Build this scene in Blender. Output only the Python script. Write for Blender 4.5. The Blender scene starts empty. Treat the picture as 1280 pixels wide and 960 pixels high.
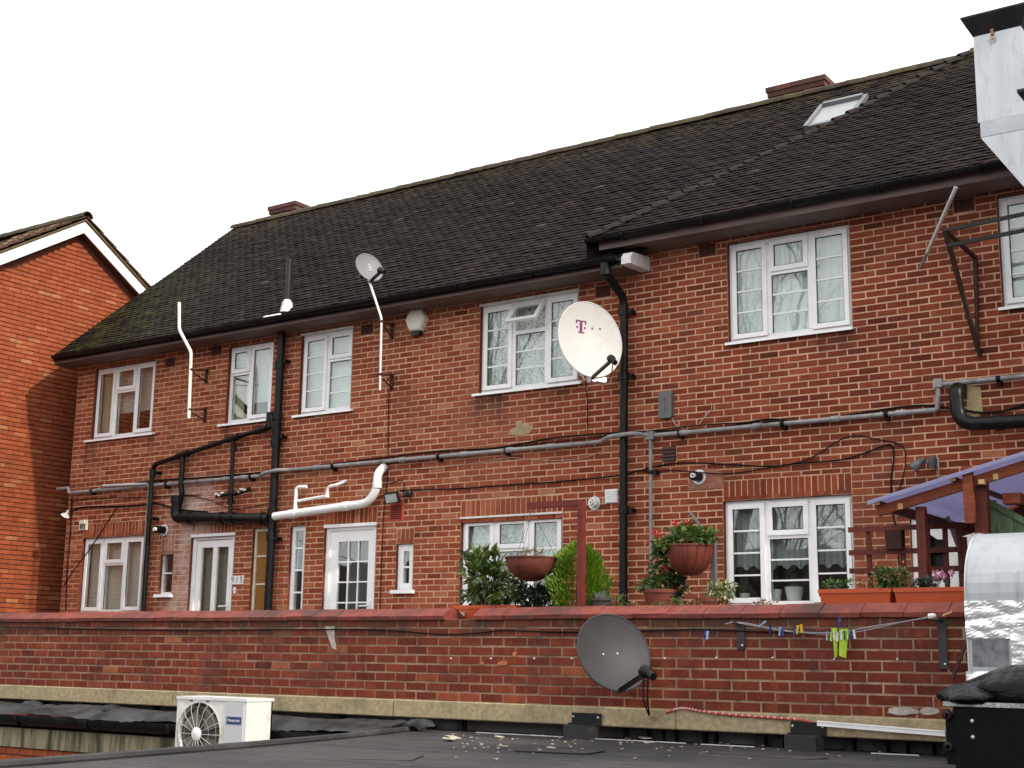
import bpy, bmesh, math, random
from mathutils import Vector, Matrix
random.seed(7)
R = math.radians
scene = bpy.context.scene
col = scene.collection

# ------------------------------------------------------------------ camera
F_PX, PITCH, YAW, ROLL, DIST = 1704.54, .199324, -.608145, .0150092, 13.6878
cyw, syw, cp, sp = math.cos(YAW), math.sin(YAW), math.cos(PITCH), math.sin(PITCH)
FW = Vector((syw*cp, cyw*cp, sp)); r0 = Vector((cyw, -syw, 0)); u0 = r0.cross(FW)
RT = r0*math.cos(ROLL) + u0*math.sin(ROLL); UP = u0*math.cos(ROLL) - r0*math.sin(ROLL)
CAM = Vector((0, -DIST, 0))
cam = bpy.data.cameras.new('camera'); camo = bpy.data.objects.new('camera', cam); col.objects.link(camo)
cam.sensor_width = 36; cam.lens = 36*F_PX/1280; cam.clip_end = 2000; cam.clip_start = .05
m = Matrix((RT, UP, -FW)).transposed().to_4x4(); m.translation = CAM; camo.matrix_world = m
scene.camera = camo

def at(px, py, Y=0.):            # a point of the photograph on the upright plane at depth Y (parallel to the facade)
    d = FW + RT*((px-640)/F_PX) - UP*((py-480)/F_PX)
    return CAM + d*((Y-CAM.y)/d.y)
def proj(p):
    d = Vector(p)-CAM; z = d.dot(FW)
    return 640+F_PX*d.dot(RT)/z, 480-F_PX*d.dot(UP)/z, z

# ------------------------------------------------------------------ light
SUNV = Vector((-1, .15, -.70)).normalized()          # travel of the sunlight
world = bpy.data.worlds.new('World'); scene.world = world; world.use_nodes = True
wn = world.node_tree; wn.nodes.clear()
sky = wn.nodes.new('ShaderNodeTexSky'); sky.sky_type = 'NISHITA'; sky.sun_disc = False
sky.sun_elevation = math.asin(-SUNV.z); sky.sun_rotation = math.atan2(-SUNV.x, -SUNV.y)
sky.dust_density = 4; sky.air_density = 1; sky.ozone_density = 1
mixw = wn.nodes.new('ShaderNodeMix'); mixw.data_type = 'RGBA'; mixw.inputs[0].default_value = .86
mixw.inputs[7].default_value = (15.5, 15.6, 15.9, 1)   # thin bright cloud over the whole sky
bg = wn.nodes.new('ShaderNodeBackground'); bg.inputs[1].default_value = .1
wo = wn.nodes.new('ShaderNodeOutputWorld')
wn.links.new(sky.outputs[0], mixw.inputs[6]); wn.links.new(mixw.outputs[2], bg.inputs[0]); wn.links.new(bg.outputs[0], wo.inputs[0])
sun = bpy.data.lights.new('sun', 'SUN'); sun.energy = 2.6; sun.angle = R(1.6); sun.color = (1, .93, .82)
suno = bpy.data.objects.new('sun', sun); col.objects.link(suno); suno.location = (20, -6, 20)
suno.rotation_euler = SUNV.to_track_quat('-Z', 'Y').to_euler()
scene.view_settings.view_transform = 'Standard'; scene.view_settings.look = 'None'
scene.view_settings.exposure = 0.38; scene.view_settings.gamma = 1
scene.view_settings.use_curve_mapping = False

# ------------------------------------------------------------------ materials
def nt(name):
    m = bpy.data.materials.new(name); m.use_nodes = True; t = m.node_tree
    b = t.nodes['Principled BSDF']; return m, t, b
def node(t, kind, **kw):
    n = t.nodes.new(kind)
    for k, v in kw.items(): setattr(n, k, v)
    return n
def noise(t, scale, detail=4, rough=.6, vec=None, stretch=None):
    n = node(t, 'ShaderNodeTexNoise'); n.inputs['Scale'].default_value = scale
    n.inputs['Detail'].default_value = detail; n.inputs['Roughness'].default_value = rough
    g = node(t, 'ShaderNodeNewGeometry')
    if stretch:
        mp = node(t, 'ShaderNodeMapping'); mp.inputs['Scale'].default_value = stretch
        t.links.new(g.outputs['Position'], mp.inputs[0]); t.links.new(mp.outputs[0], n.inputs['Vector'])
    else: t.links.new(g.outputs['Position'], n.inputs['Vector'])
    return n
def ramp(t, src, stops):
    r = node(t, 'ShaderNodeValToRGB'); e = r.color_ramp.elements
    while len(e) < len(stops): e.new(.5)
    for el, (p, c) in zip(e, stops): el.position = p; el.color = (*c, 1) if len(c) == 3 else c
    t.links.new(src, r.inputs[0]); return r
def mixc(t, fac, a, b, mode='MIX'):
    n = node(t, 'ShaderNodeMix', data_type='RGBA', blend_type=mode)
    for s, v in ((0, fac), (6, a), (7, b)):
        if isinstance(v, (int, float)): n.inputs[s].default_value = v
        elif isinstance(v, tuple): n.inputs[s].default_value = (*v, 1)
        else: t.links.new(v, n.inputs[s])
    return n.outputs[2]
def bump(t, b, src, strength, dist=.01):
    n = node(t, 'ShaderNodeBump'); n.inputs['Strength'].default_value = strength; n.inputs['Distance'].default_value = dist
    t.links.new(src, n.inputs['Height']); t.links.new(n.outputs[0], b.inputs['Normal'])
MATS = {}
def M(name, c, rough=.55, metal=0., var=.18, scale=14., bmp=0., spec=.3, dirt=None, dscale=3., stretch=None, dlo=.5, dhi=.72):
    if name in MATS: return MATS[name]
    m, t, b = nt(name)
    n = noise(t, scale, stretch=stretch)
    lo = tuple(max(0, x*(1-var)) for x in c); hi = tuple(min(1, x*(1+var)) for x in c)
    out = ramp(t, n.outputs[0], [(.3, lo), (.7, hi)]).outputs[0]
    if dirt:
        n2 = noise(t, dscale, 6, .65, stretch=stretch)
        k = ramp(t, n2.outputs[0], [(dlo, (0, 0, 0)), (dhi, (1, 1, 1))])
        out = mixc(t, k.outputs[0], out, dirt)
    t.links.new(out, b.inputs['Base Color']); b.inputs['Roughness'].default_value = rough
    b.inputs['Metallic'].default_value = metal; b.inputs['Specular IOR Level'].default_value = spec
    if bmp: bump(t, b, n.outputs[0], bmp)
    MATS[name] = m; return m

def toned(name, stops, per_object, rough=.85, speck=.25, soot=None, extra=None, bmp=.35):
    """masonry / tiles: each piece takes its own tone (object colour or face attribute), grain and weathering on top"""
    key = name + ('_piece' if per_object else '_mass')
    if key in MATS: return MATS[key]
    m, t, b = nt(key)
    if per_object:
        s = node(t, 'ShaderNodeObjectInfo').outputs['Color']
    else:
        a = node(t, 'ShaderNodeAttribute'); a.attribute_name = 'tone'; s = a.outputs['Color']
    sep = node(t, 'ShaderNodeSeparateColor'); t.links.new(s, sep.inputs[0])
    base = ramp(t, sep.outputs[0], stops).outputs[0]
    g = noise(t, 70, 3, .7)
    base = mixc(t, speck, base, ramp(t, g.outputs[0], [(.25, (.25, .25, .25)), (.5, (1, 1, 1)), (.8, (1.5, 1.45, 1.3))]).outputs[0], 'MULTIPLY')
    g2 = noise(t, 9, 5, .65)
    base = mixc(t, .55, base, ramp(t, g2.outputs[0], [(.3, (.55, .52, .5)), (.55, (1, 1, 1)), (.75, (1.25, 1.2, 1.1))]).outputs[0], 'MULTIPLY')
    if soot:
        c, sc, lo, hi, amt = soot
        g3 = noise(t, sc, 6, .6)
        k = ramp(t, g3.outputs[0], [(lo, (0, 0, 0)), (hi, (amt,)*3)])
        base = mixc(t, k.outputs[0], base, c)
    if extra: base = extra(t, base)
    t.links.new(base, b.inputs['Base Color']); b.inputs['Roughness'].default_value = rough
    b.inputs['Specular IOR Level'].default_value = .1
    bump(t, b, g.outputs[0], bmp, .004)
    MATS[key] = m; return m

def pos_mask(t, axis_ranges):
    """soft box mask in world metres: product of smooth steps"""
    g = node(t, 'ShaderNodeNewGeometry'); s = node(t, 'ShaderNodeSeparateXYZ'); t.links.new(g.outputs['Position'], s.inputs[0])
    out = None
    for ax, a, b_ in axis_ranges:
        mr = node(t, 'ShaderNodeMapRange'); mr.interpolation_type = 'SMOOTHSTEP'
        mr.inputs[1].default_value = a; mr.inputs[2].default_value = b_
        t.links.new(s.outputs[ax], mr.inputs[0])
        if out is None: out = mr.outputs[0]
        else:
            mm = node(t, 'ShaderNodeMath', operation='MULTIPLY'); t.links.new(out, mm.inputs[0]); t.links.new(mr.outputs[0], mm.inputs[1]); out = mm.outputs[0]
    return out
def mul(t, a, b_):
    mm = node(t, 'ShaderNodeMath', operation='MULTIPLY'); mm.use_clamp = True
    for i, v in enumerate((a, b_)):
        if isinstance(v, (int, float)): mm.inputs[i].default_value = v
        else: t.links.new(v, mm.inputs[i])
    return mm.outputs[0]
def lime(t, base):        # lime bloom run down the wall by the left door, under the leaking pipe
    msk = pos_mask(t, [(0, -15.95, -15.35), (0, -14.5, -15.0), (2, 2.75, 2.2)])
    n = noise(t, 5, 6, .7)
    k = mul(t, mul(t, msk, ramp(t, n.outputs[0], [(.34, (0, 0, 0)), (.58, (1, 1, 1))]).outputs[0]), .75)
    return mixc(t, k, base, (.55, .44, .38))
def wall_marks(t, base):  # rain streaks and soot runs below the sills
    base = lime(t, base)
    n = noise(t, 1.6, 5, .65, stretch=(2.6, 1, .22))
    base = mixc(t, mul(t, ramp(t, n.outputs[0], [(.54, (0, 0, 0)), (.74, (1, 1, 1))]).outputs[0], .3), base, (.085, .034, .024))
    n2 = noise(t, .55, 4, .6)
    base = mixc(t, mul(t, ramp(t, n2.outputs[0], [(.5, (0, 0, 0)), (.7, (1, 1, 1))]).outputs[0], .35), base, (.30, .115, .065))
    for a, b_, zt, zl in ((-17.85, -17.35, 3.27, 2.6), (-10.2, -9.5, 3.27, 2.75), (-9.2, -8.6, 3.27, 2.9), (-16.35, -16.05, 3.27, 2.7), (-14.75, -14.4, 3.27, 2.95), (-5.6, -5.0, 3.5, 3.1)):
        msk = pos_mask(t, [(0, a, a+.2), (0, b_, b_-.2), (2, zl, zt-.05), (2, zt+.01, zt-.03)])
        k = mul(t, mul(t, msk, ramp(t, n.outputs[0], [(.35, (.25, .25, .25)), (.6, (1, 1, 1))]).outputs[0]), .75)
        base = mixc(t, k, base, (.055, .028, .022))
    return base
def moss(t, base):
    msk = pos_mask(t, [(0, -14.6, -18), (2, 7.4, 5.2)])
    n = noise(t, 3.5, 7, .72)
    k = mul(t, mul(t, msk, ramp(t, n.outputs[0], [(.42, (0, 0, 0)), (.62, (1, 1, 1))]).outputs[0]), .8)
    base = mixc(t, k, base, (.045, .046, .010))
    msk2 = pos_mask(t, [(2, 6.9, 7.75)])
    n2 = noise(t, 6, 6, .7)
    k2 = mul(t, mul(t, msk2, ramp(t, n2.outputs[0], [(.45, (0, 0, 0)), (.65, (1, 1, 1))]).outputs[0]), .6)
    return mixc(t, k2, base, (.075, .055, .02))
def sooty_top(t, base):
    msk = pos_mask(t, [(2, .08, .3)])
    n = noise(t, 3, 6, .7)
    k = mul(t, mul(t, msk, ramp(t, n.outputs[0], [(.38, (0, 0, 0)), (.58, (1, 1, 1))]).outputs[0]), .75)
    base = mixc(t, k, base, (.075, .055, .04))
    n2 = noise(t, 2.2, 5, .6)
    k2 = mul(t, ramp(t, n2.outputs[0], [(.54, (0, 0, 0)), (.68, (1, 1, 1))]).outputs[0], .38)
    base = mixc(t, k2, base, (.08, .045, .036))
    n3 = noise(t, 10, 3, .6, stretch=(1.3, 1, .6))                # fired-clay mottling: orange hearts, purple ends
    base = mixc(t, mul(t, ramp(t, n3.outputs[0], [(.56, (0, 0, 0)), (.7, (1, 1, 1))]).outputs[0], .5), base, (.27, .07, .03))
    return mixc(t, mul(t, ramp(t, n3.outputs[0], [(.3, (1, 1, 1)), (.42, (0, 0, 0))]).outputs[0], .42), base, (.07, .024, .022))

BR_FLAT = [(0, (.075, .019, .013)), (.2, (.13, .031, .017)), (.5, (.225, .052, .026)), (.8, (.34, .092, .043)), (1, (.42, .18, .09))]
BR_PAR = [(0, (.060, .021, .017)), (.3, (.13, .030, .018)), (.6, (.20, .044, .024)), (.85, (.275, .070, .034)), (1, (.33, .12, .055))]
BR_ORG = [(0, (.27, .066, .028)), (.4, (.31, .076, .032)), (.75, (.36, .095, .039)), (1, (.40, .16, .07))]
TILE = [(0, (.0055, .0037, .0032)), (.4, (.0102, .0066, .0053)), (.75, (.0195, .0118, .0088)), (.93, (.036, .021, .015)), (1, (.085, .066, .05))]
TILE2 = [(0, (.05, .03, .022)), (.5, (.10, .06, .04)), (1, (.19, .13, .08))]
BRICK = {k: toned('facade_brick', BR_FLAT, k, soot=((.10, .035, .025), 1.1, .52, .75, .3), extra=wall_marks) for k in (0, 1)}
BRICKP = {k: toned('parapet_brick', BR_PAR, k, extra=sooty_top) for k in (0, 1)}
BRICKO = {k: toned('orange_brick', BR_ORG, k, speck=.12, soot=((.16, .06, .03), .8, .5, .75, .35)) for k in (0, 1)}
RTILE = {k: toned('roof_tile', TILE, k, extra=moss, rough=.8, bmp=.5) for k in (0, 1)}
RTILE2 = {k: toned('brown_tile', TILE2, k, rough=.9) for k in (0, 1)}
def mortar(name, c, dark, extra=None):
    m, t, b = nt(name); n = noise(t, 2.2, 6, .65); n1 = noise(t, 60, 3)
    o = ramp(t, n.outputs[0], [(.35, c), (.7, dark)]).outputs[0]
    o = mixc(t, .4, o, ramp(t, n1.outputs[0], [(.3, (.5, .5, .5)), (.7, (1.2, 1.2, 1.2))]).outputs[0], 'MULTIPLY')
    if extra: o = extra(t, o)
    t.links.new(o, b.inputs['Base Color']); b.inputs['Roughness'].default_value = .95; bump(t, b, n1.outputs[0], .5, .004); return m
MORT = mortar('facade_mortar', (.72, .43, .27), (.50, .27, .165), wall_marks)
MORTP = mortar('parapet_mortar', (.43, .285, .18), (.19, .105, .068), sooty_top)
MORTO = mortar('orange_mortar', (.13, .03, .013), (.09, .025, .012))

def mat_glass():
    m, t, b = nt('window_glass'); t.nodes.remove(b)
    tr = node(t, 'ShaderNodeBsdfTransparent'); tr.inputs[0].default_value = (.88, .92, .9, 1)
    gl = node(t, 'ShaderNodeBsdfGlossy'); gl.inputs['Roughness'].default_value = .012; gl.inputs[0].default_value = (1, 1, 1, 1)
    lw = node(t, 'ShaderNodeLayerWeight'); lw.inputs[0].default_value = .5
    pw = node(t, 'ShaderNodeMath', operation='POWER'); t.links.new(lw.outputs['Facing'], pw.inputs[0]); pw.inputs[1].default_value = 3.
    fr = node(t, 'ShaderNodeMath', operation='MULTIPLY_ADD'); t.links.new(pw.outputs[0], fr.inputs[0]); fr.inputs[1].default_value = .55; fr.inputs[2].default_value = .085   # two faces of a double-glazed unit
    n = noise(t, 2.2, 1); bp = node(t, 'ShaderNodeBump'); bp.inputs['Strength'].default_value = .12; bp.inputs['Distance'].default_value = .01
    t.links.new(n.outputs[0], bp.inputs['Height']); t.links.new(bp.outputs[0], gl.inputs['Normal'])
    mx = node(t, 'ShaderNodeMixShader'); t.links.new(fr.outputs[0], mx.inputs[0]); t.links.new(tr.outputs[0], mx.inputs[1]); t.links.new(gl.outputs[0], mx.inputs[2])
    t.links.new(mx.outputs[0], t.nodes['Material Output'].inputs[0]); return m
GLASS = mat_glass()
def mat_tinted(name, c, a=.35):
    m, t, b = nt(name); n = noise(t, 45, 3)
    o = ramp(t, n.outputs[0], [(.3, tuple(x*.6 for x in c)), (.7, c)]).outputs[0]
    t.links.new(o, b.inputs['Base Color']); b.inputs['Roughness'].default_value = .18; bump(t, b, n.outputs[0], .5); return m
AMBER = mat_tinted('amber_glass', (.30, .13, .015))
def mat_lace(name, c, dens=.5, scale=26):
    m, t, b = nt(name); n = noise(t, scale, 3, .6); v = node(t, 'ShaderNodeTexVoronoi'); v.inputs['Scale'].default_value = scale*1.6
    g = node(t, 'ShaderNodeNewGeometry'); t.links.new(g.outputs['Position'], v.inputs['Vector'])
    k = mixc(t, .5, n.outputs[0], v.outputs[0])
    a = ramp(t, k, [(dens-.12, (.25, .25, .25)), (dens+.06, (1, 1, 1))])
    b.inputs['Base Color'].default_value = (*c, 1); b.inputs['Roughness'].default_value = .9
    tr = node(t, 'ShaderNodeBsdfTransparent'); mx = node(t, 'ShaderNodeMixShader')
    t.links.new(a.outputs[0], mx.inputs[0]); t.links.new(tr.outputs[0], mx.inputs[1]); t.links.new(b.outputs[0], mx.inputs[2])
    t.links.new(mx.outputs[0], t.nodes['Material Output'].inputs[0]); return m
LACE = mat_lace('lace', (.8, .8, .78), .42)
NET = mat_lace('net', (.86, .87, .86), .34, 90)
NET2 = mat_lace('half_net', (.40, .41, .41), .42, 60)
def mat_leaf(name, stops, trans=.25, rough=.45):
    m, t, b = nt(name); g = node(t, 'ShaderNodeNewGeometry')
    o = ramp(t, g.outputs['Random Per Island'], stops).outputs[0]
    n = noise(t, 30, 2); o = mixc(t, .4, o, ramp(t, n.outputs[0], [(.3, (.5, .5, .5)), (.7, (1.3, 1.3, 1.3))]).outputs[0], 'MULTIPLY')
    t.links.new(o, b.inputs['Base Color']); b.inputs['Roughness'].default_value = rough
    tl = node(t, 'ShaderNodeBsdfTranslucent'); t.links.new(o, tl.inputs[0]); mx = node(t, 'ShaderNodeMixShader'); mx.inputs[0].default_value = trans
    t.links.new(b.outputs[0], mx.inputs[1]); t.links.new(tl.outputs[0], mx.inputs[2]); t.links.new(mx.outputs[0], t.nodes['Material Output'].inputs[0]); return m
LEAF_LAUREL = mat_leaf('laurel_leaf', [(0, (.02, .045, .012)), (.4, (.06, .12, .022)), (.75, (.13, .19, .04)), (1, (.32, .32, .10))], .3, .35)
LEAF_DARK = mat_leaf('dark_leaf', [(0, (.010, .022, .010)), (.7, (.022, .045, .02)), (1, (.06, .09, .04))], .15, .35)
LEAF_CONIFER = mat_leaf('conifer_leaf', [(0, (.05, .13, .006)), (.5, (.13, .25, .010)), (1, (.26, .38, .02))], .35, .6)
LEAF_GER = mat_leaf('geranium_leaf', [(0, (.04, .09, .018)), (.6, (.09, .18, .035)), (1, (.18, .26, .06))], .35)
LEAF_VAR = mat_leaf('variegated_leaf', [(0, (.05, .08, .02)), (.45, (.12, .16, .04)), (.6, (.40, .40, .16)), (1, (.62, .60, .36))], .25)
LEAF_DRY = mat_leaf('dry_leaf', [(0, (.16, .09, .04)), (.6, (.30, .18, .08)), (1, (.10, .12, .03))], .2, .8)
PETAL_R = mat_leaf('red_petal', [(0, (.45, .012, .02)), (1, (.75, .05, .06))], .25, .6)
PETAL_P = mat_leaf('pink_petal', [(0, (.45, .12, .22)), (1, (.7, .3, .42))], .25, .6)
UPVC = M('white_upvc', (.88, .875, .865), .3, var=.03, scale=5, dirt=(.72, .70, .665), dscale=4, dlo=.5, dhi=.85)
UPVC_DULL = M('dull_upvc', (.70, .68, .64), .4, var=.06, dirt=(.45, .42, .37), dscale=5)
SEAL = M('rubber_seal', (.02, .02, .02), .7)
WHITEP = M('white_plastic', (.82, .81, .79), .28, var=.03, dirt=(.55, .54, .5), dscale=6, dlo=.55, dhi=.9)
BLACKP = M('black_pipe', (.006, .0055, .006), .38, var=.4, scale=20, dirt=(.022, .02, .019), dscale=7, dlo=.55, dhi=.8, bmp=.1, spec=.22)
GREYP = M('grey_pipe', (.26, .25, .25), .5, var=.2, scale=9, dirt=(.12, .115, .11), dscale=5)
CABLE = M('black_cable', (.006, .005, .005), .6, spec=.15)
CABLEW = M('pale_cable', (.42, .32, .25), .6)
GALV = M('galvanised_steel', (.50, .52, .53), .5, .55, .1, 3, dirt=(.36, .375, .385), dscale=6, stretch=(3, 3, .7))
GALVP = M('galvanised_pole', (.62, .61, .58), .38, .6, .15)
RUST = M('rusty_steel', (.05, .022, .016), .8, .2, .4, 25, dirt=(.11, .045, .02), dscale=20)
FASCIA = M('fascia_paint', (.155, .108, .09), .6, var=.15, scale=3, dirt=(.09, .062, .052), dscale=4, stretch=(.6, 2, 2))
GUTTER = M('black_gutter', (.005, .0046, .0045), .45, var=.4, scale=10, dirt=(.02, .018, .016), dscale=6, spec=.18)
CONC = M('concrete', (.36, .285, .17), .92, var=.25, scale=25, bmp=.4, dirt=(.19, .16, .09), dscale=4)
CONC_STAIN = M('stained_concrete', (.30, .26, .16), .9, var=.3, scale=7, bmp=.3, dirt=(.055, .055, .03), dscale=4, stretch=(2.2, 2, .25), dlo=.42, dhi=.6)
COPING = M('clay_coping', (.20, .045, .031), .75, var=.3, scale=12, bmp=.25, dirt=(.075, .034, .03), dscale=2.2, dlo=.46, dhi=.66)
TERRA = M('terracotta_plastic', (.47, .088, .03), .5, var=.06, scale=4)
TERRA_DK = M('brown_plastic', (.16, .04, .026), .45, var=.15, scale=9)
TIMBER_R = M('red_stained_timber', (.115, .024, .014), .65, var=.3, scale=18, bmp=.15, stretch=(3, 3, .6))
TIMBER_O = M('orange_timber', (.20, .045, .017), .65, var=.3, scale=14, bmp=.15, stretch=(.6, 3, 3))
TIMBER_RAW = M('raw_timber', (.55, .33, .15), .8, var=.2, scale=30)
TIMBER_G = M('green_timber', (.085, .135, .075), .8, var=.3, scale=16, bmp=.2, stretch=(4, 4, .5), dirt=(.20, .22, .13), dscale=6)
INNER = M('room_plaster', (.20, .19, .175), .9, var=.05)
SOIL = M('potting_soil', (.03, .02, .013), .95, var=.4, scale=40, bmp=.6)
DISHW = M('white_dish_paint', (.53, .515, .49), .5, var=.03, scale=4, dirt=(.44, .42, .38), dscale=5, dlo=.5, dhi=.9)
DISHG = M('grey_dish_paint', (.040, .039, .041), .55, var=.08, scale=5, spec=.3)
DISHL = M('pale_grey_dish', (.19, .187, .195), .5, var=.06)
MAGENTA = M('magenta_print', (.17, .03, .12), .5, var=.02)
GREYPRINT = M('grey_print', (.10, .10, .12), .5)
NAVY = M('navy_print', (.02, .06, .16), .4)
ACW = M('ac_enamel', (.74, .735, .70), .35, var=.04, scale=3, dirt=(.58, .54, .44), dscale=5)
ACG = M('ac_grey_panel', (.55, .55, .57), .35, var=.03)
DARK = M('dark_void', (.012, .011, .010), .8)
def mat_foil():
    m, t, b = nt('foil_tape'); n = noise(t, 5, 6, .55); n2 = noise(t, 18, 3)
    b.inputs['Base Color'].default_value = (.92, .92, .92, 1); b.inputs['Metallic'].default_value = .7; b.inputs['Roughness'].default_value = .3
    k = mixc(t, .3, n.outputs[0], n2.outputs[0]); bump(t, b, k, .12, .03); return m
FOIL = mat_foil()
def mat_bag():
    m, t, b = nt('black_polythene'); n = noise(t, 16, 4, .5, stretch=(.7, 1, 1.4))
    b.inputs['Base Color'].default_value = (.003, .003, .0035, 1); b.inputs['Roughness'].default_value = .22; b.inputs['Specular IOR Level'].default_value = .14; bump(t, b, n.outputs[0], .35, .03); return m
BAG = mat_bag()
def mat_purple():
    m, t, b = nt('purple_polycarbonate'); b.inputs['Base Color'].default_value = (.42, .41, .60, 1); b.inputs['Roughness'].default_value = .35
    tl = node(t, 'ShaderNodeBsdfTranslucent'); tl.inputs[0].default_value = (.56, .55, .74, 1); mx = node(t, 'ShaderNodeMixShader'); mx.inputs[0].default_value = .5
    t.links.new(b.outputs[0], mx.inputs[1]); t.links.new(tl.outputs[0], mx.inputs[2]); t.links.new(mx.outputs[0], t.nodes['Material Output'].inputs[0]); return m
PURPLE = mat_purple()
def mat_felt():
    m, t, b = nt('roofing_felt'); n = noise(t, .9, 8, .62); n2 = noise(t, 150, 2); n3 = noise(t, 3.2, 7, .72); n4 = noise(t, 26, 3, .6)
    o = ramp(t, n.outputs[0], [(.32, (.017, .0165, .018)), (.5, (.029, .0275, .029)), (.62, (.046, .0425, .041)), (.72, (.034, .032, .032))]).outputs[0]
    o = mixc(t, .6, o, ramp(t, n2.outputs[0], [(.3, (.45, .45, .45)), (.7, (1.7, 1.7, 1.7))]).outputs[0], 'MULTIPLY')
    o = mixc(t, ramp(t, n3.outputs[0], [(.54, (0, 0, 0)), (.64, (.55, .55, .55)), (.7, (0, 0, 0))]).outputs[0], o, (.085, .076, .066))   # dried puddle rims
    o = mixc(t, ramp(t, n4.outputs[0], [(.66, (0, 0, 0)), (.72, (.6, .6, .6))]).outputs[0], o, (.05, .052, .028))                          # moss specks
    t.links.new(o, b.inputs['Base Color']); b.inputs['Specular IOR Level'].default_value = .3
    r_ = ramp(t, n3.outputs[0], [(.35, (.45, .45, .45)), (.6, (.9, .9, .9))]); t.links.new(r_.outputs[0], b.inputs['Roughness']); bump(t, b, mixc(t, .5, n2.outputs[0], n.outputs[0]), .6, .006); return m
FELT = mat_felt()
LEAD = M('lead_flashing', (.058, .06, .064), .6, .1, .4, 8, bmp=.3, dirt=(.014, .014, .013), dscale=4, dlo=.42, dhi=.6)
def mat_chimney():
    m, t, b = nt('chimney_brick'); br = node(t, 'ShaderNodeTexBrick'); g = node(t, 'ShaderNodeNewGeometry'); mp = node(t, 'ShaderNodeMapping')
    mp.inputs['Rotation'].default_value = (R(90), 0, 0); t.links.new(g.outputs['Position'], mp.inputs[0]); t.links.new(mp.outputs[0], br.inputs[0])
    br.inputs['Scale'].default_value = 1; br.inputs['Brick Width'].default_value = .225; br.inputs['Row Height'].default_value = .075; br.inputs['Mortar Size'].default_value = .006
    br.inputs['Color1'].default_value = (.06, .02, .016, 1); br.inputs['Color2'].default_value = (.12, .032, .022, 1); br.inputs['Mortar'].default_value = (.08, .05, .038, 1)
    t.links.new(br.outputs[0], b.inputs['Base Color']); b.inputs['Roughness'].default_value = .9; return m
CHIMB = mat_chimney()

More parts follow.
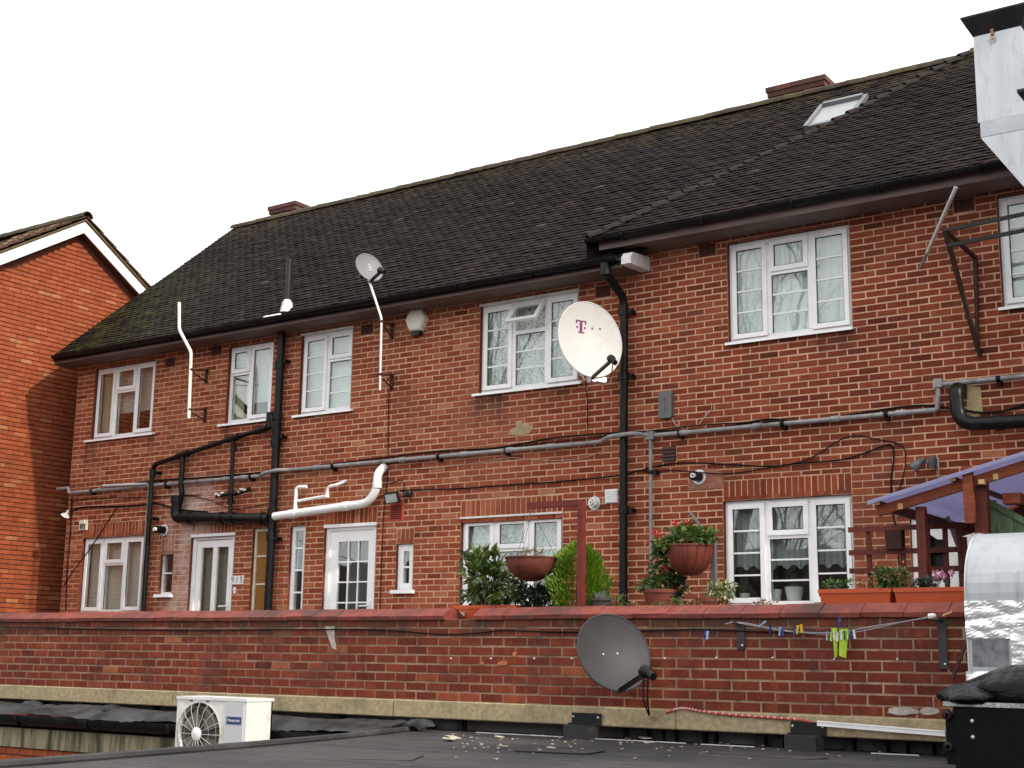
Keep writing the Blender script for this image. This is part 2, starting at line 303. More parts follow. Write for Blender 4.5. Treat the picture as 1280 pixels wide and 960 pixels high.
# ------------------------------------------------------------------ geometry helpers
def V(*a): return Vector(a)
class MB:
    def __init__(s): s.v = []; s.f = []; s.t = []; s.tone = (.5, .5)
    def add(s, vs, fs, tone=None):
        o = len(s.v); s.v += [tuple(v) for v in vs]
        for f in fs: s.f.append([i+o for i in f]); s.t.append(tone or s.tone)
        return s
    def box(s, a, b, mtx=None, tone=None):
        x0, y0, z0 = a; x1, y1, z1 = b
        vs = [V(x, y, z) for x in (x0, x1) for y in (y0, y1) for z in (z0, z1)]
        if mtx: vs = [mtx @ v for v in vs]
        return s.add(vs, [(0, 1, 3, 2), (4, 6, 7, 5), (0, 4, 5, 1), (2, 3, 7, 6), (0, 2, 6, 4), (1, 5, 7, 3)], tone)
    def bar(s, p, q, w, h, up=V(0, 0, 1)):
        p, q = Vector(p), Vector(q); d = (q-p); L = d.length; d.normalize()
        sd = d.cross(up); sd = sd.normalized() if sd.length > 1e-5 else V(1, 0, 0); u = sd.cross(d)
        mt = Matrix((d, sd, u)).transposed().to_4x4(); mt.translation = p
        return s.box((0, -w/2, -h/2), (L, w/2, h/2), mt)
    def tube(s, path, r, seg=10, cap=True):
        path = [Vector(p) for p in path]; n = len(path)
        rs = r if isinstance(r, (list, tuple)) else [r]*n
        ref = None; base = len(s.v)
        for i, p in enumerate(path):
            d = (path[min(i+1, n-1)]-path[max(i-1, 0)]).normalized()
            if ref is None: ref = d.orthogonal().normalized()
            ref = (ref-d*ref.dot(d)).normalized(); b = d.cross(ref)
            for k in range(seg):
                a = 2*math.pi*k/seg; s.v.append(tuple(p+(ref*math.cos(a)+b*math.sin(a))*rs[i]))
        for i in range(n-1):
            for k in range(seg):
                a, b_ = base+i*seg+k, base+i*seg+(k+1) % seg
                s.f.append([a, b_, b_+seg, a+seg]); s.t.append(s.tone)
        if cap:
            s.f.append([base+k for k in range(seg)][::-1]); s.t.append(s.tone)
            s.f.append([base+(n-1)*seg+k for k in range(seg)]); s.t.append(s.tone)
        return s
    def cyl(s, p, q, r, seg=14, r2=None): return s.tube([p, q], [r, r if r2 is None else r2], seg)
    def lathe(s, prof, c=(0, 0, 0), seg=20, axis=None):
        c = Vector(c); base = len(s.v); n = len(prof)
        mt = Vector(axis).to_track_quat('Z', 'Y').to_matrix() if axis else Matrix.Identity(3)
        for r, z in prof:
            for k in range(seg):
                a = 2*math.pi*k/seg; s.v.append(tuple(c + mt @ V(r*math.cos(a), r*math.sin(a), z)))
        for i in range(n-1):
            for k in range(seg):
                a, b_ = base+i*seg+k, base+i*seg+(k+1) % seg
                s.f.append([a, b_, b_+seg, a+seg]); s.t.append(s.tone)
        return s
    def prism(s, poly, a, b, axis='X'):
        """extrude a polygon of (u, w) pairs from a to b along an axis"""
        f = {'X': lambda e, u, w: (e, u, w), 'Y': lambda e, u, w: (u, e, w), 'Z': lambda e, u, w: (u, w, e)}[axis]
        n = len(poly)
        vs = [f(a, *p) for p in poly]+[f(b, *p) for p in poly]
        return s.add(vs, [list(range(n))[::-1], list(range(n, 2*n))]+[(i, (i+1) % n, n+(i+1) % n, n+i) for i in range(n)])
    def mesh(s, name, mat=None, smooth=False, off=V(0, 0, 0), tone=False, fixn=True):
        me = bpy.data.meshes.new(name)
        me.from_pydata([tuple(Vector(v)-off) for v in s.v], [], s.f)
        if tone:
            at_ = me.color_attributes.new('tone', 'FLOAT_COLOR', 'CORNER'); buf = []
            for p, tn in zip(me.polygons, s.t): buf += [tn[0], tn[1], 0, 1]*p.loop_total
            at_.data.foreach_set('color', buf)
        if fixn:
            bm = bmesh.new(); bm.from_mesh(me); bmesh.ops.recalc_face_normals(bm, faces=bm.faces); bm.to_mesh(me); bm.free()
        if mat: me.materials.append(mat)
        if smooth:
            me.polygons.foreach_set('use_smooth', [True]*len(me.polygons))
            if hasattr(me, 'set_sharp_from_angle'): me.set_sharp_from_angle(angle=R(40))
        me.update(); return me
    def build(s, name, mat, parent=None, smooth=False, tone=False, fixn=True):
        xs = [v[0] for v in s.v]; ys = [v[1] for v in s.v]; zs = [v[2] for v in s.v]
        off = V((min(xs)+max(xs))/2, (min(ys)+max(ys))/2, min(zs))
        return place(name, s.mesh(name, mat, smooth, off, tone, fixn), off, parent)
WLOC = {}
def place(name, me, loc, parent=None, quat=None, scale=None, colr=None):
    o = bpy.data.objects.new(name, me); col.objects.link(o)
    WLOC[o.name] = Vector(loc)
    if parent is not None:
        o.parent = parent; o.location = Vector(loc)-WLOC[parent.name]
    else: o.location = loc
    if quat is not None: o.rotation_mode = 'QUATERNION'; o.rotation_quaternion = quat
    if scale is not None: o.scale = scale
    if colr is not None: o.color = colr
    return o
def tag(o, label, cat, group=None):
    o['label'] = label; o['category'] = cat
    if group: o['group'] = group
    return o
def thing(name, loc, label, cat, group=None):
    o = bpy.data.objects.new(name, None); col.objects.link(o); o.location = loc; WLOC[o.name] = Vector(loc); o.empty_display_size = .1
    return tag(o, label, cat, group)
def struct(o): o['kind'] = 'structure'; return o
def stuff(o): o['kind'] = 'stuff'; return o
def solo(mb, name, mat, label, cat, group=None, smooth=False): return tag(mb.build(name, mat, None, smooth), label, cat, group)
def fillet(path, rad, n=5):
    path = [Vector(p) for p in path]; out = [path[0]]
    for i in range(1, len(path)-1):
        a, b, c = path[i-1], path[i], path[i+1]
        d1, d2 = (a-b), (c-b); r_ = min(rad, d1.length*.48, d2.length*.48)
        p, q = b+d1.normalized()*r_, b+d2.normalized()*r_
        for k in range(n+1):
            t_ = k/n; out.append(p.lerp(b, t_).lerp(b.lerp(q, t_), t_))
    out.append(path[-1]); return out
def smooth_path(pts, n=6):
    pts = [Vector(p) for p in pts]; out = []
    P = [pts[0]]+pts+[pts[-1]]
    for i in range(1, len(P)-2):
        a, b, c, d = P[i-1:i+3]
        for k in range(n):
            t = k/n; out.append(.5*((2*b)+(c-a)*t+(2*a-5*b+4*c-d)*t*t+(3*b-a-3*c+d)*t**3))
    out.append(pts[-1]); return out
def in_frame(p, mrg=0):
    x, y, z = proj(p); return z > 0 and -mrg < x < 1280+mrg and -mrg < y < 960+mrg

# a brick: back rectangle, arris set in; unit size, scaled to each brick
def unit_brick(i, mat):
    rnd = random.Random(i); mb = MB(); e = .5
    j = lambda: rnd.uniform(-.012, .012)
    fr = [V(-e+.014+j(), -.5+rnd.uniform(0, .03), -e+.05+j()), V(e-.014+j(), -.5+rnd.uniform(0, .03), -e+.05+j()), V(e-.014+j(), -.5+rnd.uniform(0, .03), e-.05+j()), V(-e+.014+j(), -.5+rnd.uniform(0, .03), e-.05+j())]
    md = [V(-e, -.3, -e), V(e, -.3, -e), V(e, -.3, e), V(-e, -.3, e)]
    bk = [V(-e, .5, -e), V(e, .5, -e), V(e, .5, e), V(-e, .5, e)]
    mb.add(fr+md+bk, [(0, 1, 2, 3)]+[(i_, i_+4, (i_+1) % 4+4, (i_+1) % 4) for i_ in range(4)]+[(i_+4, i_+8, (i_+1) % 4+8, (i_+1) % 4+4) for i_ in range(4)]+[(11, 10, 9, 8)])
    return mb.mesh('brick', mat)
def rows(x0, x1, z0, z1, holes, seed=1, zo=0., bond=0., run=.5, pj=.013):
    """running-bond bricks as (xc, zc, w, h) between the holes (x0,x1,z0,z1)"""
    rnd = random.Random(seed); out = []
    def fill(a, b, zb, zt, off):
        g = off+math.floor((a-off)/.225)*.225; edges = [a]
        while g < b-.05:
            if g > a+.06: edges.append(g+rnd.uniform(-.003, .003))
            g += .225
        edges.append(b)
        for p, q in zip(edges, edges[1:]): out.append(((p+q)/2, (zb+zt)/2+rnd.uniform(-.0015, .0015), q-p-pj, zt-zb-rnd.uniform(0, .002)))
    for k in range(math.floor((z0-zo)/.075), int((z1-zo)/.075)+1):
        zb, zt = max(z0, zo+k*.075+.006), min(z1, zo+(k+1)*.075-.006)
        if zt-zb < .015: continue
        segs = [(x0, x1)]; off = (k % 2)*.225*run+bond
        for hx0, hx1, hz0, hz1 in holes:
            if min(hz1, zt)-max(hz0, zb) > .004:
                ns = []
                for a, b in segs:
                    if hx1 <= a or hx0 >= b: ns.append((a, b)); continue
                    if hx0-a > .03: ns.append((a, hx0))
                    if b-hx1 > .03: ns.append((hx1, b))
                segs = ns
                if hz0-zb > .016: fill(max(x0, hx0), min(x1, hx1), zb, hz0-.004, off)
                if zt-hz1 > .016: fill(max(x0, hx0), min(x1, hx1), hz1+.004, zt, off)
        for a, b in segs: fill(a, b, zb, zt, off)
    return out
def lay_bricks(parent, bricks, Y, mats, seed=3, limit=300, vis=lambda p: True, tone_fn=None, toworld=None, depth=.03, name='brick'):
    """Y: plane of the brick faces; nearest `limit` in view become objects, the rest one mesh"""
    rnd = random.Random(seed); tw = toworld or (lambda x, y, z: V(x, y, z))
    items = []
    for (x, z, w, h) in bricks:
        p = tw(x, Y, z)
        t = min(1, max(0, rnd.gauss(.5, .2))) if tone_fn is None else tone_fn(x, z, rnd)
        items.append((proj(p)[2] if (in_frame(p, -8) and vis(p)) else 1e6+rnd.random(), x, z, w, h, t))
    items.sort(key=lambda i: i[0])
    U = [unit_brick(k, mats[1]) for k in range(5)]
    rot = None
    if toworld: rot = toworld.rot
    for d, x, z, w, h, t in items[:limit]:
        pr = Y+rnd.uniform(-.002, .002)+depth/2
        place(name, U[rnd.randrange(5)], tw(x, pr, z), parent, quat=rot, scale=(w, depth, h), colr=(t, rnd.random(), 0, 1))
    mb = MB(); e = .004
    for d, x, z, w, h, t in items[limit:]:
        y = Y+rnd.uniform(-.002, .002); a, b, c, d_ = x-w/2, x+w/2, z-h/2, z+h/2; ye = y+.006
        vs = [tw(*q) for q in ((a+e, y, c+e), (b-e, y, c+e), (b-e, y, d_-e), (a+e, y, d_-e), (a, ye, c), (b, ye, c), (b, ye, d_), (a, ye, d_), (a, y+depth, c), (b, y+depth, c), (b, y+depth, d_), (a, y+depth, d_))]
        mb.add(vs, [(0, 1, 2, 3)]+[(i, i+4, (i+1) % 4+4, (i+1) % 4) for i in range(4)]+[(i+4, i+8, (i+1) % 4+8, (i+1) % 4+4) for i in range(4)], (t, rnd.random()))
    if mb.v: stuff(mb.build('brickwork', mats[0], parent, tone=True, fixn=False))
def holed_plane(mb, x0, x1, z0, z1, holes, y, reveal=0.):
    xs = sorted({x0, x1, *[min(max(h[i], x0), x1) for h in holes for i in (0, 1)]}); zs = sorted({z0, z1, *[min(max(h[i], z0), z1) for h in holes for i in (2, 3)]})
    for a, b in zip(xs, xs[1:]):
        for c, d in zip(zs, zs[1:]):
            xm, zm = (a+b)/2, (c+d)/2
            if any(h[0] < xm < h[1] and h[2] < zm < h[3] for h in holes): continue
            mb.add([(a, y, c), (b, y, c), (b, y, d), (a, y, d)], [(0, 1, 2, 3)])
    for h in holes:
        a, b, c, d = h
        if reveal: mb.add([(a, y, c), (b, y, c), (b, y, d), (a, y, d), (a, y+reveal, c), (b, y+reveal, c), (b, y+reveal, d), (a, y+reveal, d)], [(0, 4, 5, 1), (1, 5, 6, 2), (2, 6, 7, 3), (3, 7, 4, 0)])

# ------------------------------------------------------------------ the setting
yard = MB(); yard.add([(-300, -300, -4.3), (300, -300, -4.3), (300, 300, -4.3), (-300, 300, -4.3)], [(0, 1, 2, 3)])
struct(yard.build('ground', M('asphalt', (.05, .05, .05), .9, var=.3, scale=3)))
ter = MB(); ter.box((-13.6, -4.2, -.6), (-1.5, .02, -.43))
struct(ter.build('terrace', M('terrace_paving', (.17, .16, .15), .9, var=.25, scale=6)))

# ------------------------------------------------------------------ brick flats
XL, XR, XS = -18.05, 0.6, -7.72          # left corner, right end (out of frame), step to the higher eaves
flats = thing('brick_flats', (-10, 0, -.45), 'long two-storey red brick flats with white windows and dark tiled roof', 'building')
OP = dict(W1=(-17.62, -16.2, 3.30, 4.44), W2=(-14.61, -13.70, 3.30, 4.44), W3a=(-13.16, -12.20, 3.30, 4.44), W3=(-10.04, -8.56, 3.30, 4.44),
          W4=(-6.56, -5.11, 3.54, 4.70), W5=(-3.54, -2.09, 3.54, 4.70),
          L1=(-17.62, -16.2, .60, 1.75), SL=(-15.80, -15.53, .86, 1.48), D1=(-15.17, -14.28, -.40, 1.70), AM=(-13.92, -13.62, .2, 1.75),
          ST=(-13.20, -12.92, .55, 1.75), D2=(-12.57, -11.66, -.40, 1.73), S2=(-11.31, -11.03, .85, 1.44), L3=(-10.28, -8.77, .60, 1.72),
          L4=(-6.66, -5.18, .60, 1.75), RD=(-4.58, -3.85, -.40, 1.50))
holes = list(OP.values())
LINT = [(-17.62, -16.2, 1.75, 1.975), (-15.80, -15.53, 1.48, 1.68), (-15.17, -14.28, 1.70, 1.925), (-12.57, -11.66, 1.73, 1.955), (-11.31, -11.03, 1.44, 1.64), (-10.28, -8.77, 1.72, 1.945), (-6.66, -5.18, 1.75, 1.975)]
AIRB = [(-15.98, -15.76, 4.28, 4.43), (-14.98, -14.76, 4.35, 4.5), (-12.06, -11.84, 4.3, 4.45), (-8.32, -8.1, 4.3, 4.45), (-6.92, -6.70, 4.59, 4.74), (-3.98, -3.76, 4.6, 4.75), (-11.44, -11.22, 1.74, 1.965), (-7.41, -7.24, 2.24, 2.41)]
wall = MB()
holed_plane(wall, XL, XR, -.45, 4.56, [h for h in holes], .0045, 0)
wall.add([(XS, .0045, 4.56), (-6.56, .0045, 4.56), (-6.56, .0045, 4.82), (XS, .0045, 4.82)], [(0, 1, 2, 3)])
wall.add([(-6.56, .0045, 4.70), (-5.11, .0045, 4.70), (-5.11, .0045, 4.82), (-6.56, .0045, 4.82)], [(0, 1, 2, 3)])
wall.add([(-5.11, .0045, 4.56), (-3.54, .0045, 4.56), (-3.54, .0045, 4.82), (-5.11, .0045, 4.82)], [(0, 1, 2, 3)])
wall.add([(-3.54, .0045, 4.70), (XR, .0045, 4.70), (XR, .0045, 4.82), (-3.54, .0045, 4.82)], [(0, 1, 2, 3)])
wallo = wall.build('wall', MORT, flats, fixn=False)
for a, b, c, d in holes:
    rvl = MB(); rvl.add([(a, -.001, c), (b, -.001, c), (b, -.001, d), (a, -.001, d), (a, .115, c), (b, .115, c), (b, .115, d), (a, .115, d)], [(0, 4, 5, 1), (1, 5, 6, 2), (2, 6, 7, 3), (3, 7, 4, 0)])
    rvl.build('reveal', M('reveal_brick', (.15, .038, .022), .95, var=.35, scale=14), flats, fixn=False)
br2 = rows(XL, XR, -.45, 4.582, holes+LINT+AIRB, 11, 1.73) + rows(XS, XR, 4.578, 4.84, holes+AIRB, 13, 1.73)
rl = random.Random(4)
for a, b, c, d in LINT:                  # soldier courses over the lower openings
    n = max(3, round((b-a)/.075)); w = (b-a)/n
    for i in range(n): br2.append((a+w*(i+.5), (c+d)/2, w-.009, d-c-.01))
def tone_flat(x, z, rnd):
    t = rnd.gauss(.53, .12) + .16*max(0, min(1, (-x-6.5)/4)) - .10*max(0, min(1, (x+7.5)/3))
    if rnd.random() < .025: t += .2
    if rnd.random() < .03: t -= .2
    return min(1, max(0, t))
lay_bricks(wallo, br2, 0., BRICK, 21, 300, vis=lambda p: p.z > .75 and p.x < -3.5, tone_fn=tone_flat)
shell = MB()
shell.add([(XL, .01, -.45), (XL, 6.6, -.45), (XL, 6.6, 4.6), (XL, 3.3, 7.6), (XL, .01, 4.6)], [(0, 1, 2, 3, 4)])
shell.add([(XR, .01, -.45), (XR, 6.6, -.45), (XR, 6.6, 4.6), (XR, 3.3, 7.6), (XR, .01, 4.6)], [(0, 1, 2, 3, 4)])
shell.add([(XL, 6.6, -4.3), (XR, 6.6, -4.3), (XR, 6.6, 4.6), (XL, 6.6, 4.6)], [(0, 1, 2, 3)])
shell.add([(XL, 0, -4.3), (XL, 6.6, -4.3), (XL, 6.6, -.45), (XL, 0, -.45)], [(0, 1, 2, 3)])
shell.build('end_wall', CHIMB, flats)
cor = MB()                                # brick ends seen on the left corner return
for a, b, c, d in AIRB[:6]:
    ab = MB(); ab.box((a+.004, -.006, c+.004), (b-.004, .03, d-.004))
    for i in range(3):
        for j in range(6): pass
    o = ab.build('air_brick', M('air_brick_clay', (.10, .028, .02), .9), flats)
    hb = MB(); n = 7
    for i in range(n):
        for j in range(4):
            x = a+.02+(b-a-.04)*(i+.5)/n; z = c+.02+(d-c-.04)*(j+.5)/4; hb.box((x-.008, -.0085, z-.009), (x+.008, -.004, z+.009))
    hb.build('holes', DARK, o)
a, b, c, d = AIRB[6]
ab = MB(); ab.box((a, -.008, c), (b, .03, d)); o = ab.build('air_brick', M('new_clay', (.42, .05, .022), .8), flats); o['label'] = 'bright red clay air brick beside the narrow window'
hb = MB()
for i in range(7):
    for j in range(7):
        x = a+.02+(b-a-.04)*(i+.5)/7; z = c+.02+(d-c-.04)*(j+.5)/7; hb.box((x-.009, -.0105, z-.009), (x+.009, -.006, z+.009))
hb.build('holes', DARK, o)
a, b, c, d = AIRB[7]
ab = MB(); ab.box((a, -.004, c), (b, .03, d))
for i in range(4): ab.box((a, -.025, c+.01+i*.042), (b, -.0045, c+.03+i*.042), Matrix.Identity(4))
o = ab.build('louvre_vent', M('brown_vent', (.075, .035, .032), .6), flats)

# ---- windows
FD = .055                                  # frame face set back from the brick face
def frame_rect(mb, x0, x1, z0, z1, w, y0, y1):
    mb.box((x0, y0, z0), (x0+w, y1, z1)); mb.box((x1-w, y0, z0), (x1, y1, z1))
    mb.box((x0+w, y0, z0), (x1-w, y1, z0+w)); mb.box((x0+w, y0, z1-w), (x1-w, y1, z1))
def pane_in(par, x0, x1, z0, z1, y, bars, mat=GLASS, vbars=0, barw=.018):
    kx, kz = random.uniform(-.009, .009), random.uniform(-.007, .007); p = MB(); p.box((x0, y, z0), (x1, y+.004, z1)); p.v = [(v[0], v[1]+.003+kx*(v[0]-x0-(x1-x0)/2)*.5+kz*(v[2]-(z0+z1)/2)*.5, v[2]) for v in p.v]; p.build('pane', mat, par)
    sl = MB(); frame_rect(sl, x0, x1, z0, z1, .008, y-.004, y-.0005); sl.build('seal', SEAL, par)
    for i in range(bars):
        z = z0+(z1-z0)*(i+1)/(bars+1); g = MB(); g.box((x0+.008, y-.012, z-barw/2), (x1-.008, y-.001, z+barw/2)); g.build('glazing_bar', UPVC, par)
    for i in range(vbars):
        x = x0+(x1-x0)*(i+1)/(vbars+1); g = MB(); g.box((x-barw/2, y-.014, z0+.008), (x+barw/2, y-.002, z1-.008)); g.build('glazing_bar', UPVC, par)
def sash(par, x0, x1, z0, z1, y, bars, name='casement', tilt=0, fw=.055):
    c = MB(); frame_rect(c, x0, x1, z0, z1, fw, y-.016, y+.02)
    if tilt:
        mt = Matrix.Translation((0, y, z1)) @ Matrix.Rotation(-tilt, 4, 'X') @ Matrix.Translation((0, -y, -z1))
        c.v = [tuple(mt @ Vector(v)) for v in c.v]
    o = c.build(name, UPVC, par)
    p = MB(); p.box((x0+fw, y, z0+fw), (x1-fw, y+.004, z1-fw))
    if tilt: p.v = [tuple(mt @ Vector(v)) for v in p.v]
    if tilt: p.build('pane', GLASS, par); return
    pane_in(par, x0+fw, x1-fw, z0+fw, z1-fw, y, bars)
def window(key, cols, label, sill=True, tilt=0., headstrip=False, sillx=(.07, .07)):
    x0, x1, z0, z1 = OP[key]; F = .05; y = FD
    f = MB(); frame_rect(f, x0+.004, x1-.004, z0+.004, z1-.004, F, y, y+.07)
    n = len(cols); tot = sum(c[0] for c in cols); xs = [x0]; 
    for c in cols: xs.append(xs[-1]+(x1-x0)*c[0]/tot)
    for x in xs[1:-1]: f.box((x-.03, y, z0+F), (x+.03, y+.07, z1-F))
    specs = []
    for i, c in enumerate(cols):
        a = xs[i]+(F if i == 0 else .03); b = xs[i+1]-(F if i == n-1 else .03)
        if c[1] == 'vent':
            zt = z1-F-(z1-z0)*.29
            f.box((a, y, zt-.05), (b, y+.07, zt))
            specs.append(('v', a, b, zt, z1-F, 0)); specs.append(('f', a, b, z0+F, zt-.05, c[2]))
        else: specs.append((c[1], a, b, z0+F, z1-F, c[2]))
    w = f.build('window', UPVC, flats); w['label'] = label
    for k, a, b, c_, d, bars in specs:
        if k == 'f': pane_in(w, a, b, c_, d, y+.025, bars)
        elif k == 'v': sash(w, a-.012, b+.012, c_-.012, d+.012, y-.004, 0, 'vent_sash', tilt)
        else: sash(w, a-.012, b+.012, c_-.012, d+.012, y-.004, bars)
    if sill:
        s = MB(); s.prism([(y+.02, z0-.002), (-.055, z0-.012), (-.06, z0-.042), (-.048, z0-.042), (-.045, z0-.03), (y+.02, z0-.03)], x0-sillx[0], x1+sillx[1]); s.build('sill', UPVC, w)
    if headstrip:
        s = MB(); s.box((x0-.01, -.012, z1-.004), (x1+.01, y+.02, z1+.02)); s.build('head_strip', UPVC_DULL, w)
    r = MB(); a, b, c_, d = x0-.25, x1+.25, z0-.3, z1+.08
    r.add([(a, .13, c_), (b, .13, c_), (b, .13, d), (a, .13, d), (a, 1.6, c_), (b, 1.6, c_), (b, 1.6, d), (a, 1.6, d)], [(4, 5, 6, 7), (0, 1, 5, 4), (1, 2, 6, 5), (2, 3, 7, 6), (3, 0, 4, 7)])
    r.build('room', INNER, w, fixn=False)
    return w
G3 = [(.33, 'casement', 3), (.34, 'vent', 2), (.33, 'casement', 3)]
P3 = [(.33, 'casement', 0), (.34, 'vent', 0), (.33, 'casement', 0)]
window('W1', P3, 'plain three-light window under the eaves at the left corner', sillx=(.09, .09))
window('W2', [(.46, 'vent', 0), (.54, 'casement', 0)], 'two-light window left of the black soil stack', sillx=(.1, .02))
window('W3a', [(.5, 'casement', 3), (.5, 'vent', 2)], 'two-light window right of the black soil stack', headstrip=True)
window('W3', G3, 'three-light window with its top vent open behind the white dish', tilt=R(38), headstrip=True)
window('W4', G3, 'three-light window under the higher eaves', sillx=(.02, .02))
window('W5', G3, 'upper window cut by the right edge', sillx=(.03, .03))
window('L1', P3, 'lower three-light window beside the left corner', sill=False)
window('L3', [(.33, 'casement', 2), (.34, 'vent', 1), (.33, 'casement', 2)], 'lower three-light window behind the hanging basket', headstrip=True, sill=False)
window('L4', G3, 'lower three-light window above the parapet coping', sill=False)
def narrow(key, panes, mat, fmat, label, fw=.035, sill=True, yb=.05):
    x0, x1, z0, z1 = OP[key]
    f = MB(); frame_rect(f, x0+.004, x1-.004, z0+.004, z1-.004, fw, yb-.01, yb+.06)
    for i in range(1, panes): z = z0+(z1-z0)*i/panes; f.box((x0+fw, yb, z-.012), (x1-fw, yb+.03, z+.012))
    w = f.build('window', fmat, flats); w['label'] = label
    for i in range(panes):
        za, zb = z0+(z1-z0)*i/panes+(fw if i == 0 else .012), z0+(z1-z0)*(i+1)/panes-(fw if i == panes-1 else .012)
        p = MB(); p.box((x0+fw, yb+.012, za), (x1-fw, yb+.018, zb)); p.build('pane', mat, w)
    if sill: s = MB(); s.box((x0-.04, -.06, z0-.045), (x1+.04, yb+.02, z0)); s.build('sill', UPVC, w)
    r = MB(); r.add([(x0-.1, .13, z0-.2), (x1+.1, .13, z0-.2), (x1+.1, .13, z1+.2), (x0-.1, .13, z1+.2), (x0-.1, .9, z0-.2), (x1+.1, .9, z0-.2), (x1+.1, .9, z1+.2), (x0-.1, .9, z1+.2)], [(4, 5, 6, 7), (0, 1, 5, 4), (1, 2, 6, 5), (2, 3, 7, 6), (3, 0, 4, 7)])
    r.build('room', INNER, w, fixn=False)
narrow('SL', 2, GLASS, UPVC_DULL, 'small slit window with two panes left of the front door', .03)
narrow('AM', 4, AMBER, M('cream_frame', (.62, .56, .42), .5), 'tall narrow window with amber panes beside the soil stack', .04, False)
narrow('ST', 4, GLASS, UPVC, 'tall narrow white side light left of the grid door', .06, False)
narrow('S2', 2, GLASS, UPVC, 'small white slit window right of the grid door', .085)
def door(key, kind, label):
    x0, x1, z0, z1 = OP[key]; y = .04
    f = MB(); f.box((x0+.004, y, z0), (x0+.07, y+.08, z1-.07)); f.box((x1-.07, y, z0), (x1-.004, y+.08, z1-.07)); f.box((x0+.004, y, z1-.07), (x1-.004, y+.08, z1-.004))
    f.box((x0-.01, -.008, z1-.03), (x1+.01, y+.01, z1+.012))
    d = f.build('door', UPVC, flats); d['label'] = label
    l = MB(); yl = y+.02
    if kind == 'two':
        a, b, t = x0+.08, x1-.08, z1-.08; xs = [a, a+.09, (a+b)/2-.04, (a+b)/2+.04, b-.09, b]
        for p, q in ((0, 1), (2, 3), (4, 5)): l.box((xs[p], yl, z0+.02), (xs[q], yl+.045, t))
        l.box((xs[1], yl, t-.10), (xs[2], yl+.045, t)); l.box((xs[3], yl, t-.10), (xs[4], yl+.045, t))
        l.box((xs[1], yl, z0+.02), (xs[2], yl+.045, z0+.15)); l.box((xs[3], yl, z0+.02), (xs[4], yl+.045, z0+.15))
        lo = l.build('leaf', UPVC, d)
        for p, q in ((1, 2), (3, 4)):
            g = MB(); g.box((xs[p], yl+.02, z0+.15), (xs[q], yl+.024, t-.10)); g.build('pane', GLASS, d)
        hx, hz = b-.045, .68
    elif kind == 'grid':
        a, b, t = x0+.135, x1-.075, z1-.12
        l.box((x0+.07, yl, z0+.02), (a-.05, yl+.06, z1-.07)); l.box((a-.05, yl, z0+.02), (a+.07, yl+.045, t)); l.box((b-.1, yl, z0+.02), (b, yl+.045, t)); l.box((a-.05, yl, t), (b, yl+.06, z1-.07)); l.box((a+.07, yl, t-.1), (b-.1, yl+.045, t)); l.box((a+.07, yl, z0+.02), (b-.1, yl+.045, z0+.3))
        lo = l.build('leaf', UPVC, d)
        gx0, gx1, gz0, gz1 = a+.07, b-.1, z0+.3, t-.1
        p = MB(); p.box((gx0, yl+.02, gz0), (gx1, yl+.024, gz1)); p.build('pane', GLASS, d)
        nrow = 6
        for i in range(1, nrow):
            z = gz1-(gz1-gz0)*i/nrow; g = MB(); g.box((gx0, yl+.006, z-.009), (gx1, yl+.019, z+.009)); g.build('glazing_bar', UPVC, d)
        for i in (1, 2):
            x = gx0+(gx1-gx0)*i/3; g = MB(); g.box((x-.009, yl+.003, gz0), (x+.009, yl+.018, gz1)); g.build('glazing_bar', UPVC, d)
        hx, hz = b-.05, .66
    else:
        l.box((x0+.07, yl, z0+.02), (x1-.07, yl+.045, z1-.07)); l.box((x0+.13, yl-.012, .55), (x1-.13, yl-.001, 1.3)); lo = l.build('leaf', UPVC_DULL, d); hx, hz = x1-.12, .6
    h = MB(); h.box((hx-.02, y+.002, hz-.1), (hx+.02, yl-.001, hz+.06)); h.tube([(hx, yl, hz), (hx, y-.035, hz), (hx-.13, y-.035, hz-.005)], .011, 8); h.build('handle', WHITEP, d)
    r = MB(); a, b, c_, e = x0-.2, x1+.2, z0, z1+.1
    r.add([(a, .13, c_), (b, .13, c_), (b, .13, e), (a, .13, e), (a, 1.8, c_), (b, 1.8, c_), (b, 1.8, e), (a, 1.8, e)], [(4, 5, 6, 7), (0, 1, 5, 4), (1, 2, 6, 5), (2, 3, 7, 6), (3, 0, 4, 7)])
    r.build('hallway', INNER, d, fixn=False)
door('D1', 'two', 'white door with two tall panes beside the number plate')
door('D2', 'grid', 'white door with a grid of small panes')
door('RD', 'plain', 'white door behind the trellis')

# ---- roof
EY, EZ, RY, RZ = -.45, 4.60, 3.30, 7.78
EZ2 = 4.87
roofb = MB(); th = .03
HX0, HX1 = -8.17, -4.58                    # foot and head of the raised hip
for t0, t1, fl in ((th, th, 1), (.06, .1, -1)):
    roofb.add([(XL-.1, EY, EZ-t0), (XS+.0, EY, EZ-t0), (HX1+.3, RY, RZ-t1), (XL-.1, RY, RZ-t1), (XL-.1, 7.05, EZ-t0), (XR+.1, 7.05, EZ-t0), (XR+.1, RY, RZ-t1)], [(0, 1, 2, 3)[::fl], (3, 2, 6, 5, 4)[::fl]])
roofb.add([(HX0, EY, EZ2-.03), (XR+.1, EY, EZ2-.03), (XR+.1, RY, RZ+.0), (HX1, RY, RZ+.0), (HX0, EY, EZ-.0)], [(0, 1, 2, 3), (0, 3, 4)])
roof = roofb.build('roof', M('roof_underlay', (.012, .010, .010), .9), flats, fixn=False)
tiles = []
rt = random.Random(5)
